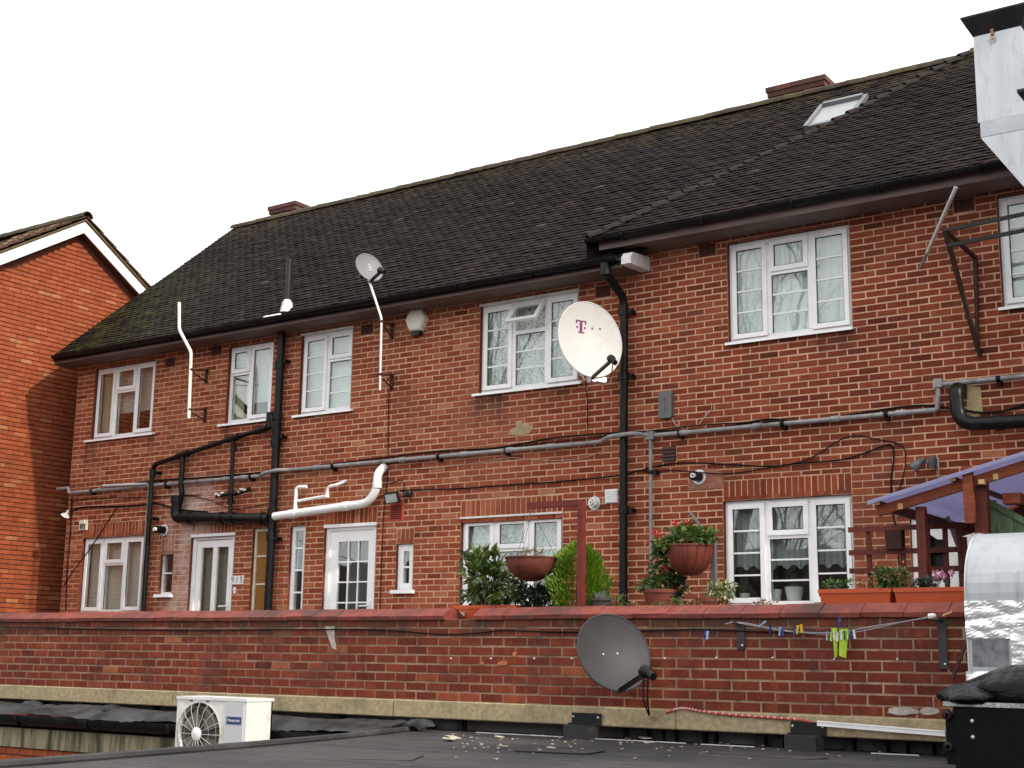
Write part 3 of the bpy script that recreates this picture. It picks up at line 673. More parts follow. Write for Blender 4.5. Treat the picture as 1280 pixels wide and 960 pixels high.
def tile_rows(x0f, x1, ey, ez, ry, rz, lift):
    d = V(0, ry-ey, rz-ez); L = d.length; d.normalize(); nrm = V(0, -d.z, d.y); k = 0; s = 0.
    while s < L-.03:
        xa = x0f(s/L); x = XL-.1+(k % 2)*.0825 + math.floor((xa-XL)/.165)*.165
        while x < x1:
            if x+.165 > xa:
                w = .160; xc = max(x, xa)+.08
                p = V(xc+rt.uniform(-.002, .002), ey, ez)+d*(s+.008*math.sin(xc*1.9+s)+.006*math.sin(xc*4.3+s*2.1)-(rt.uniform(.02, .05) if rt.random() < .006 else 0))+nrm*(lift+.006*math.sin(xc*1.1+s*1.7)+.006)
                t = min(.85, max(0, rt.gauss(.42, .2)))
                if rt.random() < .006: t = rt.uniform(.88, .97)
                tiles.append((p, d, nrm, w, t, rt.uniform(-.02, .02), rt.uniform(-.004, .005)))
            x += .165
        s += .1+rt.uniform(-.002, .002); k += 1
hipx = lambda f: HX0+(HX1-HX0)*f
tile_rows(lambda f: XL-.12, XS+4.6, EY, EZ, RY, RZ, .0)
main_n = len(tiles)
tiles = [q for q in tiles if q[0].x < hipx((q[0].y-EY)/(RY-EY))+.25]
tile_rows(hipx, XR, EY, EZ2, RY, RZ+.03, .0)
def tile_verts(p, d, nrm, w, rz, rr):
    u = V(1, 0, 0); h = w/2; th = .015
    lo = p+nrm*(.022+rr); hi = p+d*.17+nrm*.004
    a = lo-u*h+d*rz*.1; b = lo+u*h-d*rz*.1; c = hi+u*h; e = hi-u*h
    cm = nrm*.004
    return [a, (a+b)/2+cm, b, c, e, a-nrm*th, (a+b)/2+cm-nrm*th, b-nrm*th, c-nrm*th, e-nrm*th]
TF = [(0, 1, 2, 3, 4), (0, 5, 6, 1), (1, 6, 7, 2), (2, 7, 8, 3), (4, 9, 5, 0), (9, 8, 7, 6, 5)]
TF = [f for f in TF]
near = sorted(range(len(tiles)), key=lambda i: proj(tiles[i][0])[2] if in_frame(tiles[i][0], -10) and tiles[i][0].x < -3.6 else 1e6+i)
pick = set(near[:300]); tm = {}
for var in range(4):
    for sl in (0, 1): pass
massT = MB()
for i, (p, d, nrm, w, t, rz, rr) in enumerate(tiles):
    if i in pick:
        key = (round(d.z, 3), i % 5)
        if key not in tm:
            mb = MB(); mb.add(tile_verts(V(0, 0, 0), d, nrm, w, [-.02, -.01, 0, .01, .02][i % 5], [-.003, 0, .002, .004, -.001][i % 5]), TF); tm[key] = mb.mesh('roof_tile', RTILE[1])
        place('roof_tile', tm[key], p, roof, colr=(t, 0, 0, 1))
    else: massT.add(tile_verts(p, d, nrm, w, rz, rr), TF, (t, 0))
stuff(massT.build('tiling', RTILE[0], roof, tone=True))
def half_round(mb, p, q, r, seg=8, cap=True):
    p, q = Vector(p), Vector(q); d = (q-p).normalized(); s_ = d.cross(V(0, 0, 1)).normalized(); u = s_.cross(d)
    n = seg+1; vs = []
    for c, rr in ((p, r), (q, r*.93)):
        for k in range(n): a = math.pi*k/seg; vs.append(c+s_*math.cos(a)*rr+u*math.sin(a)*rr)
    for c, rr in ((p, r-.015), (q, r*.93-.015)):
        for k in range(n): a = math.pi*k/seg; vs.append(c+s_*math.cos(a)*rr+u*math.sin(a)*rr)
    fs = [(k, k+1, n+k+1, n+k) for k in range(seg)]+[(2*n+k, 3*n+k, 3*n+k+1, 2*n+k+1) for k in range(seg)]+[(k, 2*n+k, 2*n+k+1, k+1) for k in range(seg)]+[(n+k, n+k+1, 3*n+k+1, 3*n+k) for k in range(seg)]+[(0, n, 3*n, 2*n), (seg, 2*n+seg, 3*n+seg, n+seg)]
    mb.add(vs, fs); return mb
RIDGE = M('ridge_tile', (.045, .032, .022), .9, var=.4, scale=6, bmp=.4, dirt=(.075, .060, .024), dscale=2.5, dlo=.42, dhi=.6)
RIDGE2 = M('hip_tile', (.015, .0100, .0082), .85, var=.4, scale=7, bmp=.3)
x = XL-.12
while x < HX1+.3:
    mb = MB(); half_round(mb, (x-.015, RY, RZ-.02+rt.uniform(-.006, .006)), (x+.32, RY, RZ-.02+rt.uniform(-.006, .006)), .105); mb.build('ridge_tile', RIDGE, roof, True); x += .305
x = HX1
while x < XR:
    mb = MB(); half_round(mb, (x-.015, RY, RZ+.02), (x+.32, RY, RZ+.02), .11); mb.build('ridge_tile', RIDGE, roof, True); x += .305
ha, hb_ = V(HX0+.02, EY+.0, EZ2+.0), V(HX1, RY, RZ+.05); n = 26
for i in range(n):
    p, q = ha.lerp(hb_, i/n), ha.lerp(hb_, (i+1.25)/n); sag = -.05*math.sin(math.pi*i/n)
    mb = MB(); half_round(mb, p+V(0, 0, .035+sag), q+V(0, 0, .0+sag), .066, 6); mb.build('hip_tile', RIDGE2, roof, True)

# ---- eaves, gutters
def gutter(x0, x1, y, z, r=.062):
    mb = MB(); n = 9; vs = []
    for x in (x0, x1):
        for rr in (r, r-.006):
            for k in range(n): a = math.pi+math.pi*k/(n-1); vs.append((x, y+rr*math.cos(a), z+rr*math.sin(a)))
    A, B, C, D = 0, n, 2*n, 3*n; fs = []
    for k in range(n-1): fs += [(A+k, A+k+1, C+k+1, C+k), (B+k, D+k, D+k+1, B+k+1), (A+k, B+k, B+k+1, A+k+1), (C+k, C+k+1, D+k+1, D+k)]
    fs += [(A, C, D, B), (A+n-1, B+n-1, D+n-1, C+n-1)]
    mb.add(vs, fs)
    o = mb.build('gutter', GUTTER, flats, True)
    x = x0+.5
    while x < x1:
        b = MB(); b.tube([(x, y+(r+.006)*math.cos(math.pi+math.pi*k/8), z+(r+.006)*math.sin(math.pi+math.pi*k/8)) for k in range(9)], .012, 6); b.box((x-.02, y+r, z-.02), (x+.02, y+r+.02, z+.03)); b.build('gutter_bracket', GUTTER, o); x += .95+random.random()*.2
    e = MB(); e.add([(x0, y+r*math.cos(math.pi+math.pi*k/8), z+r*math.sin(math.pi+math.pi*k/8)) for k in range(9)], [list(range(9))]); e.build('stop_end', GUTTER, o)
gutter(XL-.02, XS+.0, -.475, 4.615)
gutter(HX0+.02, XR, -.475, 4.885)
def eaves(x0, x1, sz, fz):
    s = MB(); s.box((x0, -.39, sz), (x1, -.002, sz+.022)); s.build('soffit', FASCIA, flats)
    s = MB(); s.box((x0, -.41, sz-.012), (x1, -.392, fz)); s.build('fascia', FASCIA, flats)
eaves(XL-.06, XS+.02, 4.515, 4.60); eaves(XS-.30, XR, 4.765, 4.88)
eb = MB(); eb.prism([(-.39, 4.515), (-.46, 4.52), (-.46, 4.60), (-.41, 4.66), (-.003, 4.70), (-.003, 4.53)], XS+.03, XS+.16); o = eb.build('box_end', UPVC_DULL, flats)
eb = MB(); eb.prism([(-.41, 4.50), (-.41, 4.60), (.0, 4.92), (.0, 4.50)], XL-.09, XL-.065); eb.build('box_end', FASCIA, flats)
ck = MB(); ck.add([(HX0, EY, EZ-.02), (HX0, EY, EZ2+.02), (HX1, RY, RZ+.04), (HX1+.0, RY, RZ-.1)], [(0, 1, 2, 3)]); ck.build('hip_cheek', RTILE2[0] if False else M('cheek_tile', (.02, .015, .013), .9), roof)
# ---- chimneys, skylight
def chimney(x0, x1, y0, y1, z1, label):
    mb = MB(); mb.box((x0+.05, y0+.05, 6.6), (x1-.05, y1-.05, z1-.16)); mb.box((x0+.02, y0+.02, z1-.16), (x1-.02, y1-.02, z1-.085)); mb.box((x0, y0, z1-.085), (x1, y1, z1-.01))
    o = mb.build('chimney', CHIMB, flats); o['label'] = label
    c = MB(); c.lathe([(.0, .07), (.12, .06), (.2, .02), (.24, -.01)], ((x0+x1)/2, (y0+y1)/2, z1), 12); c.build('flaunching', M('lichen_mortar', (.14, .085, .045), .95, var=.4), o, True)
chimney(-17.80, -17.08, 3.75, 4.55, 8.28, 'small brick chimney at the left end of the ridge')
chimney(-7.70, -6.78, 3.75, 4.35, 8.27, 'wide low brick chimney near the skylight')
dv = V(0, RY-EY, RZ-EZ).normalized(); nv = V(0, -dv.z, dv.y)
def roofpt(x, y): return V(x, y, EZ+(y-EY)*(RZ-EZ)/(RY-EY))
sa, sb = 2.05, 2.66
sm = MB(); mtx = Matrix((V(1, 0, 0), dv, nv)).transposed().to_4x4(); mtx.translation = roofpt(-6.42, sa)
Ls = (sb-sa)/dv.y; Wd = .66
for a, b in (((0, 0, .0), (.06, Ls, .085)), ((Wd-.06, 0, .0), (Wd, Ls, .085)), ((.06, 0, .0), (Wd-.06, .07, .07)), ((.06, Ls-.08, .0), (Wd-.06, Ls, .11))): sm.box(a, b, mtx)
sk = sm.build('skylight', M('grey_aluminium', (.16, .16, .165), .45, .3), flats)
p = MB(); p.box((.06, .07, .045), (Wd-.06, Ls-.08, .055), mtx); p.build('pane', M('skylight_glass', (.30, .31, .32), .45, 0, .05, spec=.25), sk)

# ------------------------------------------------------------------ orange brick house next door
NX = -18.80                                # plane of its gable wall, faces +X
AY, AZ, SL_ = .33, 6.98, .62               # apex of the brickwork and slope
nb = thing('neighbour_house', (-24, 1, -4.3), 'orange brick house with white bargeboards behind the left corner', 'house')
class TW:
    rot = Matrix.Rotation(R(90), 4, 'Z').to_quaternion()
    def __call__(s, x, y, z): return V(NX-y, x, z)
tw = TW()
gz = lambda y: AZ-abs(y-AY)*SL_
gw = MB(); y0, y1 = -5.2, 5.9
gw.add([(NX-.012, y0, -4.3), (NX-.012, y1, -4.3), (NX-.012, y1, gz(y1)), (NX-.012, AY, AZ), (NX-.012, y0, gz(y0))], [(0, 1, 2, 3, 4)])
gw.add([(NX-9, y0, -4.3), (NX-9, y1, -4.3), (NX-9, y1, gz(y1)), (NX-9, AY, AZ), (NX-9, y0, gz(y0))], [(4, 3, 2, 1, 0)])
gw.add([(NX-.012, y0, -4.3), (NX-9, y0, -4.3), (NX-9, y0, gz(y0)), (NX-.012, y0, gz(y0))], [(0, 1, 2, 3)])
gw.add([(NX-.012, y1, -4.3), (NX-9, y1, -4.3), (NX-9, y1, gz(y1)), (NX-.012, y1, gz(y1))], [(3, 2, 1, 0)])
gwo = gw.build('wall', MORTO, nb, fixn=False)
ob = [b for b in rows(-2.6, 4.2, .1, 7.0, [], 31, 0., pj=.004) if b[1]+.04 < gz(b[0])-b[2]*.3]
def tone_org(x, z, rnd):
    t = rnd.gauss(.45, .16)
    return min(1, max(0, t+(.4 if rnd.random() < .07 else 0)))
lay_bricks(gwo, ob, 0., BRICKO, 33, 300, vis=lambda p: p.y < .4, tone_fn=tone_org, toworld=tw)
WHITEB = M('white_bargeboard', (.82, .81, .78), .4, var=.03)
for s, ye in ((-1, y0), (1, y1)):
    a, b = V(NX+.16, AY, AZ+.03), V(NX+.16, ye, gz(ye)+.03); dn = (b-a).normalized()
    mb = MB(); mb.add([(NX+.145, AY, AZ-.005), (NX+.145, AY, AZ+.19), (NX+.145, ye, gz(ye)+.19), (NX+.145, ye, gz(ye)-.005), (NX+.17, AY, AZ-.005), (NX+.17, AY, AZ+.19), (NX+.17, ye, gz(ye)+.19), (NX+.17, ye, gz(ye)-.005)], [(0, 1, 2, 3), (7, 6, 5, 4), (0, 4, 5, 1), (1, 5, 6, 2), (2, 6, 7, 3), (3, 7, 4, 0)]); mb.build('bargeboard', WHITEB, nb)
    mb = MB(); mb.add([(NX-.01, AY, AZ-.0), (NX+.144, AY, AZ-.0), (NX+.144, ye, gz(ye)-.0), (NX-.01, ye, gz(ye)-.0), (NX-.01, AY, AZ+.03), (NX+.144, AY, AZ+.03), (NX+.144, ye, gz(ye)+.03), (NX-.01, ye, gz(ye)+.03)], [(0, 1, 2, 3), (7, 6, 5, 4), (0, 4, 5, 1), (1, 5, 6, 2), (2, 6, 7, 3), (3, 7, 4, 0)]); mb.build('soffit_board', M('brown_soffit', (.085, .035, .028), .6), nb)
mb = MB(); q = .205
mb.add([(NX+.2, y0-.2, gz(y0-.2)+q), (NX+.2, AY, AZ+q), (NX+.2, y1+.2, gz(y1+.2)+q), (NX-9.2, y0-.2, gz(y0-.2)+q), (NX-9.2, AY, AZ+q), (NX-9.2, y1+.2, gz(y1+.2)+q), (NX+.2, y0-.2, gz(y0-.2)+q+.03), (NX+.2, AY, AZ+q+.03), (NX+.2, y1+.2, gz(y1+.2)+q+.03), (NX-9.2, y0-.2, gz(y0-.2)+q+.03), (NX-9.2, AY, AZ+q+.03), (NX-9.2, y1+.2, gz(y1+.2)+q+.03)],
       [(0, 1, 4, 3), (1, 2, 5, 4), (6, 9, 10, 7), (7, 10, 11, 8), (0, 6, 7, 1), (1, 7, 8, 2), (0, 3, 9, 6), (2, 8, 11, 5)])
nroof = mb.build('roof', M('brown_verge', (.13, .085, .045), .9, var=.35, scale=14, bmp=.3, dirt=(.07, .07, .025), dscale=5), nb)
# concrete interlocking tiles, only the ones along the verge can be made out
tb = {}
for s, ye in ((-1, y0), (1, y1)):
    d = V(0, s, -SL_).normalized(); nn = V(0, s*SL_, 1).normalized(); Lr = 5.0; kk = 0; st = .04
    while st < Lr:
        for j in range(4):
            if (s, j % 2) not in tb:
                m2 = MB(); seg = 8; vs = []
                for tpar, lift in ((-.05, .012), (.36, .034)):
                    for k in range(seg+1):
                        xx = -.3*k/seg; w_ = .022*math.cos(2*math.pi*k/seg*1.5); vs.append(d*tpar+nn*(lift+w_+.02)+V(xx, 0, 0))
                for tpar, lift in ((-.05, .012), (.36, .034)):
                    for k in range(seg+1): xx = -.3*k/seg; w_ = .022*math.cos(2*math.pi*k/seg*1.5); vs.append(d*tpar+nn*(lift+w_-.004)+V(xx, 0, 0))
                n = seg+1
                fs = [(k, k+1, n+k+1, n+k) for k in range(seg)]+[(n+k, n+k+1, 3*n+k+1, 3*n+k) for k in range(seg)]+[(0, n, 3*n, 2*n), (2*n-1, seg, 2*n+seg, 4*n-1)]
                m2.add(vs, fs); tb[(s, j % 2)] = m2.mesh('roof_tile', RTILE2[1])
            place('roof_tile', tb[(s, j % 2)], V(NX+.21-j*.3, AY, AZ+q+.03)+d*st, nroof, colr=(rt.random(), 0, 0, 1))
        st += .34
x = NX+.24
for i in range(8):
    m2 = MB(); half_round(m2, (x, AY, AZ+q+.05), (x-.46, AY, AZ+q+.05), .11); m2.build('ridge_tile', RIDGE, nroof, True); x -= .44

# ------------------------------------------------------------------ parapet wall of the terrace
PY = -4.45; PX0, PX1 = -14.6, -2.55; PB, PT = -.345, .322
par = thing('parapet_wall', (-8, PY, -.5), 'low weathered red brick parapet with clay coping in front of the flats', 'wall')
core = MB(); core.box((PX0, PY+.005, PB), (PX1, PY+.215, PT)); coreo = core.build('core', MORTP, par)
pb = rows(PX0, PX1, PB, PT+.01, [], 41, PB-.002, .05)
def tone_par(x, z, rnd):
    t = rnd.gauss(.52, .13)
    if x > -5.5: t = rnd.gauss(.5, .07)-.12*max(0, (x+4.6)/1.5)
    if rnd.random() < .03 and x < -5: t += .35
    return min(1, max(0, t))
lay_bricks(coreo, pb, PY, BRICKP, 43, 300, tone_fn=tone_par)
n = 0; x = PX1; cm = [None]*3
for k in range(3):
    mb = MB(); w = .296; pr = [(-.025, 0), (-.03, .033), (.085, .10), (.145, .10), (.26, .033), (.255, 0)]
    rk = random.Random(k); mb.prism(pr, -w/2, w/2); mb.v = [(v[0], v[1]+rk.uniform(-.002, .002), v[2]+rk.uniform(-.002, .002)) for v in mb.v]; cm[k] = mb.mesh('coping_tile', COPING)
gx0, gx1 = at(540, 768, PY).x, at(607, 768, PY).x
while x > PX0:
    xc = x-.15
    if not (gx0 < xc < gx1): place('coping_tile', cm[n % 3], (xc, PY+random.uniform(-.003, .003), PT-.002+random.uniform(-.003, .003)), par, quat=Matrix.Rotation(random.uniform(-.006, .006), 4, 'Y').to_quaternion())
    j = MB(); j.prism([(-.018, .002), (-.023, .031), (.085, .093), (.145, .093), (.25, .031), (.25, .002)], -.004, .004)
    if not (gx0 < x < gx1): place('joint', j.mesh('joint', M('dark_joint', (.04, .025, .02), .95)), (x, PY, PT), par)
    x -= .3015; n += 1
for i, (a, b) in enumerate(((PX0, -10.35), (-10.345, -7.60), (-7.595, -4.9), (-4.895, PX1))):     # cast concrete beams under the bricks
    mb = MB(); mb.box((a, PY-.025, -.49), (b, PY+.23, PB-.001)); o = mb.build('concrete_beam', CONC, par)
    bv = o.modifiers.new('edge', 'BEVEL'); bv.width = .008; bv.segments = 1
    if i == 2:
        fl = MB(); rf = random.Random(6)
pt = MB()
for (px, py, w, h) in ((1128, 889, .115, .028), (1162, 889, .075, .028)):                          # scraped pale patches on two bricks, low right
    c = at(px, py, PY-.004); pts = [V(c.x+w*math.cos(a)*random.uniform(.75, 1.05), PY-.0045, c.z+h*math.sin(a)*random.uniform(.75, 1.1)) for a in [2*math.pi*k/14 for k in range(14)]]
    pt.add(pts+[p_+V(0, .004, 0) for p_ in pts], [list(range(14))]+[(k, (k+1) % 14, 14+(k+1) % 14, 14+k) for k in range(14)])
pt.build('render_patch', M('pale_render', (.42, .36, .32), .95, var=.25, scale=30), par)
pl = MB()
c = [at(406, 783, PY-.004), at(418, 783, PY-.004), at(418, 797, PY-.004), at(420, 812, PY-.004), at(415, 810, PY-.004), at(410, 796, PY-.004)]
pl.add([v for v in c]+[v+V(0, .005, 0) for v in c], [list(range(6))]+[(k, (k+1) % 6, 6+(k+1) % 6, 6+k) for k in range(6)])
pl.build('render_patch', M('pale_render', (.5, .45, .4)), par)
pl = MB(); pl.add([(-6.47, PY-.004, .05)]*0, [])
for (cx, cy, w, h) in ((628, 829, 5, 3), (602, 829, 2.2, 2.4), (643, 818, 2, 3.4)):
    c = at(cx, cy, PY-.004); pts = [V(c.x+w*.0105*math.cos(a)*random.uniform(.8, 1.1), PY-.004, c.z+h*.0063*math.sin(a)) for a in [2*math.pi*k/10 for k in range(10)]]
    pl.add(pts+[p_+V(0, .0035, 0) for p_ in pts], [list(range(10))]+[(k, (k+1) % 10, 10+(k+1) % 10, 10+k) for k in range(10)])
pl.build('repair_patch', M('orange_mortar_patch', (.42, .14, .055), .9, var=.3, scale=40), par)
pg = MB()
for q in ((564, 823), (614, 823), (668, 823), (715, 823), (831, 823), (896, 822), (966, 822), (1043, 824), (1122, 824)):
    c = at(q[0], q[1], PY); pg.cyl((c.x, PY-.012, c.z), (c.x, PY+.02, c.z), .006, 6)
pg.build('wall_plug', M('plug_white', (.75, .7, .62), .7), par)

# ------------------------------------------------------------------ flat roof in front, its edge and the low building on the left
FZ = -.585
fr = MB(); poly = [(-6.15, -11.2), (-6.30, -9.2), (-6.52, -7.6), (-6.62, -7.0), (-6.90, -5.75), (-7.12, -5.0), (-7.33, -4.25), (-1.0, -4.1), (4.5, -4.1), (4.5, -11.2)]
fr.prism([(x, y) for x, y in poly], FZ-.25, FZ, 'Z'); struct(fr.build('flat_roof', FELT))
lap = MB()
for i, yy in enumerate((-5.6, -6.6, -7.6, -8.6)):
    xl = -7.0+(-5.6-yy)*.24+.14; vs = []
    n = 30
    for k in range(n+1):
        x = xl+(3.5-xl)*k/n; w = .012*math.sin(k*1.7+i); vs += [(x, yy+w, FZ+.001), (x, yy+w+.02, FZ+.007), (x, yy+w+.32, FZ+.0015)]
    lap.add(vs, [f for k in range(n) for f in ((3*k, 3*k+3, 3*k+4, 3*k+1), (3*k+1, 3*k+4, 3*k+5, 3*k+2))])
struct(lap.build('felt_laps', FELT))
for i, (px, py, w, d_, a_) in enumerate(((700, 940, .5, .35, .2), (960, 946, .7, .3, -.15), (480, 948, .4, .45, .5))):
    dd = FW + RT*((px-640)/F_PX) - UP*((py-480)/F_PX); p = CAM+dd*((FZ-CAM.z)/dd.z); mtp = Matrix.Translation((p.x, p.y, FZ)) @ Matrix.Rotation(a_, 4, 'Z')
    mb = MB(); mb.box((-w/2, -d_/2, .0035), (w/2, d_/2, .0095), mtp); struct(mb.build('felt_patch', FELT))
kb = MB(); path = [V(x, y, FZ+.012) for x, y in poly[:7]]; kb.tube(smooth_path(path, 5), .028, 8); struct(kb.build('felt_edge_roll', FELT))
bk = MB(); bk.box((-14.6, -4.16, -.62), (-1.2, -4.12, -.36)); struct(bk.build('terrace_upstand', M('purple_grey_render', (.075, .06, .065), .8, var=.3, scale=4)))
rp = random.Random(9)
ORD = 'leftmost,second,third,fourth,fifth,sixth,seventh,eighth,ninth,tenth,eleventh,twelfth,thirteenth,fourteenth,fifteenth,sixteenth,rightmost'.split(',')
for bi, px in enumerate((50, 100, 190, 420, 575, 775, 802, 825, 838, 873, 890, 950, 972, 1060, 1100, 1128, 1160)):
    c = at(px, 915, -4.35); w = rp.uniform(.02, .05)
    mb = MB(); mb.box((c.x-w, -4.36, -.60), (c.x+w, -4.28, -.4905)); mb.box((c.x-w*1.3, -4.37, -.60), (c.x+w*1.3, -4.27, -.592))
    tag(mb.build('support_block', M('block_dark', (.02, .017, .016), .8)), (ORD[bi] if bi in (0, 16) else ORD[bi]+' from the left')+' of the short dark blocks under the parapet beam', 'block', 'blocks under the parapet beam')
for i, (px, lab) in enumerate(((733, 'black metal bracket on the concrete beam below the grey dish'), (1010, 'black metal bracket on the concrete beam beside the white strip'))):
    c = at(px, 902, PY-.04); t = thing('beam_bracket', (c.x, PY-.05, FZ), lab, 'bracket')
    mb = MB(); mb.box((c.x-.13, PY-.045, -.47), (c.x+.13, PY-.0265, -.395)); mb.box((c.x-.13, PY-.10, -.483), (c.x+.13, PY-.0265, -.4705)); mb.build('plate', M('black_metal', (.012, .012, .012), .4), t)
    mb = MB()
    for s in (-.11, .11): mb.lathe([(0, -.012), (.008, -.01), (.009, 0)], (c.x+s, PY-.0455, -.425), 8, axis=(0, 1, 0))
    mb.build('screw', GALVP, t)
    mb = MB(); mb.box((c.x-.115, PY-.19, FZ), (c.x+.115, PY-.05, -.4835)); mb.build('felt_block', FELT, t)
# the low building on the left: lead roll, black gutter, stained fascia, brick
lowb = thing('lower_building', (-10.5, -4.9, -4.3), 'low building with black gutter and stained concrete fascia, bottom left', 'building')
mb = MB(); mb.box((-14.6, -4.93, -.93), (-7.35, -4.4, -.745)); mb.build('fascia', CONC_STAIN, lowb)
mb = MB(); mb.box((-14.6, -4.90, -4.3), (-7.35, -4.5, -.931)); lw = mb.build('wall', MORTO, lowb)
lay_bricks(lw, rows(-14.6, -7.4, -1.6, -.931, [], 51, -.936), -4.908, {0: BRICKO[0], 1: BRICKO[1]}, 52, 60, vis=lambda p: p.z > -1.15)
mb = MB(); n = 9
vs = []
for x in (-14.6, -7.3):
    for k in range(n): a = math.pi+math.pi*k/(n-1); vs.append((x, -5.0+.075*math.cos(a), -.62+.09*math.sin(a)))
mb.add(vs+[(v[0], -5.0+(v[1]+5.0)*.88, -.62+(v[2]+.62)*.88) for v in vs], [(k, k+1, n+k+1, n+k) for k in range(n-1)]+[(2*n+k, 3*n+k, 3*n+k+1, 2*n+k+1) for k in range(n-1)]+[(0, n, 3*n, 2*n), (n-1, 3*n-1, 4*n-1, 2*n-1), ])
go = mb.build('gutter', GUTTER, lowb, True)
for x in (-11.9, -10.85, -9.7):
    mb = MB(); mb.tube([(x, -5.0+.083*math.cos(math.pi+math.pi*k/8), -.62+.098*math.sin(math.pi+math.pi*k/8)) for k in range(9)], .012, 6); mb.build('gutter_union', GUTTER, go)
mb = MB(); nx, ny = 120, 6; vs = []; rg = random.Random(3)
for i in range(nx+1):
    x = -14.6+(7.25)*i/nx
    for j in range(ny+1):
        y = -4.99+.5*j/ny; vs.append((x, y, -.61+.085*math.sin(min(1, j/ny*1.5)*math.pi*.5)+rg.uniform(-.008, .008)+.012*math.sin(x*3.1+j)))
mb.add(vs, [(i*(ny+1)+j, (i+1)*(ny+1)+j, (i+1)*(ny+1)+j+1, i*(ny+1)+j+1) for i in range(nx) for j in range(ny)])
mb.build('lead_flashing', LEAD, lowb, True)
for (px, py, s) in ((40, 878, .17), (140, 880, .13), (525, 908, .16)):
    c = at(px, py, -4.72); mb = MB(); vs = []; 
    for i in range(9):
        for k in range(8):
            a = math.pi*k/7; r_ = .055*math.sin(math.pi*(i+.6)/9.2)*(1+.25*math.sin(i*2+k)); vs.append((c.x-s+2*s*i/8, c.y+r_*1.5*math.cos(a), -.54+r_*math.sin(a)))
    mb.add(vs, [(i*8+k, i*8+k+1, (i+1)*8+k+1, (i+1)*8+k) for i in range(8) for k in range(7)]); mb.build('flashing_hump', LEAD, lowb, True)
# litter on the felt
mb = MB(); rd = random.Random(14)
for i in range(210):
    px, py = rd.uniform(560, 1150), 918+abs(rd.gauss(0, 12))
    d = FW + RT*((px-640)/F_PX) - UP*((py-480)/F_PX); p = CAM+d*((FZ-CAM.z)/d.z)
    if p.y > -4.3 or p.y < -7.5: continue
    s = rd.uniform(.004, .011) if rd.random() < .93 else rd.uniform(.025, .045); a0 = rd.uniform(0, 6.3); n = 5
    pts = [V(p.x+s*(1+.8*rd.random())*math.cos(a0+k*1.257), p.y+s*math.sin(a0+k*1.257), FZ+.009+rd.uniform(0, .5*s)) for k in range(n)]
    mb.add(pts+[q_-V(0, 0, .004) for q_ in pts], [list(range(n)), list(range(2*n-1, n-1, -1))]+[(k, (k+1) % n, n+(k+1) % n, n+k) for k in range(n)])
lt = stuff(mb.build('paint_flakes', M('flake', (.42, .36, .27), .9, var=.4, scale=60))); tag(lt, 'pale paint flakes and dry leaves scattered on the felt roof', 'debris')
mb = MB()
for a, b in (((600, 908), (720, 911)), ((745, 914), (860, 921)), ((880, 925), (945, 929)), ((1092, 938), (1150, 938))):
    p, q_ = at(*a, -4.5), at(*b, -4.5); mb.bar((p.x, -4.55, FZ+.006), (q_.x, -4.53, FZ+.006), .012, .006)
stuff(mb.build('sealant_line', M('sealant', (.55, .55, .56), .6, var=.2))); tag(bpy.data.objects['sealant_line'], 'broken pale sealant line where the felt meets the gap', 'sealant')

# ------------------------------------------------------------------ pipes on the facade
def clip(par, x, z, y, r, mat, vertical=True, back=None):
    c = MB(); h = .022
    ax = V(0, 0, 1) if vertical else V(1, 0, 0)
    c.tube([V(x, y, z)-ax*h, V(x, y, z)+ax*h], r+.008, 12)
    if vertical: c.box((x+r*.6, y-.012, z-h), (x+r+.055, y+.02, z+h)); c.box((x+r+.02, y, z-h), (x+r+.055, .0, z+h))
    else: c.box((x-h, y, z-r-.035), (x+h, .0, z-r+.01))
    return c.build('clip', mat, par, True)
def collar(par, p, q, r, mat): c = MB(); c.cyl(p, q, r, 14); return c.build('collar', mat, par, True)
# black cast soil stack between the two-light windows
t = thing('soil_stack', (-13.46, -.1, -.4), 'tall black soil stack with side branches between the two-light windows', 'pipe')
sx = lambda z: -13.47+.0*z
mb = MB(); mb.tube([(-13.45, -.1, 4.5), (-13.46, -.1, -.4)], .056, 16); mb.build('pipe', BLACKP, t, True)
for z in (4.02, 3.30, 2.92, 1.95, 1.62): collar(t, (-13.46, -.1, z-.055), (-13.46, -.1, z+.055), .072, BLACKP)
for z in (4.08, 3.0, 1.58): clip(t, -13.46, z, -.1, .06, BLACKP)
mb = MB(); mb.tube(fillet([(-13.46, -.1, 3.02), (-13.56, -.1, 3.30), (-13.62, -.1, 3.28)], .05), .05, 12); mb.cyl((-13.60, -.1, 3.15), (-13.60, -.1, 3.36), .055); mb.build('junction', BLACKP, t, True)
mb = MB(); mb.tube(fillet([(-13.52, -.1, 3.16), (-14.2, -.1, 3.07), (-15.5, -.1, 2.86), (-15.98, -.1, 2.78), (-16.0, -.1, 2.45), (-15.98, -.1, -.4)], .1), .036, 12); mb.build('branch', BLACKP, t, True)
for (x, z) in ((-14.31, 3.05), (-15.35, 2.885), (-13.75, 3.13)): collar(t, (x-.11, -.1, z-.018), (x+.11, -.1, z+.018), .05, BLACKP)
collar(t, (-15.99, -.1, 2.60), (-15.99, -.1, 2.70), .048, BLACKP)
clip(t, -15.985, 1.97, -.1, .038, BLACKP); clip(t, -15.99, 2.66, -.1, .04, BLACKP)
mb = MB(); mb.tube(fillet([(-15.35, -.1, 2.87), (-15.35, -.1, 2.42), (-15.32, -.09, 2.3), (-15.42, -.1, 2.12), (-15.36, -.1, 1.95), (-15.15, -.1, 1.96)], .06), .04, 12); mb.build('branch', BLACKP, t, True)
mb = MB(); mb.tube([(-14.31, -.1, 3.05), (-14.29, -.1, 1.95)], .03, 10); mb.build('branch', BLACKP, t, True)
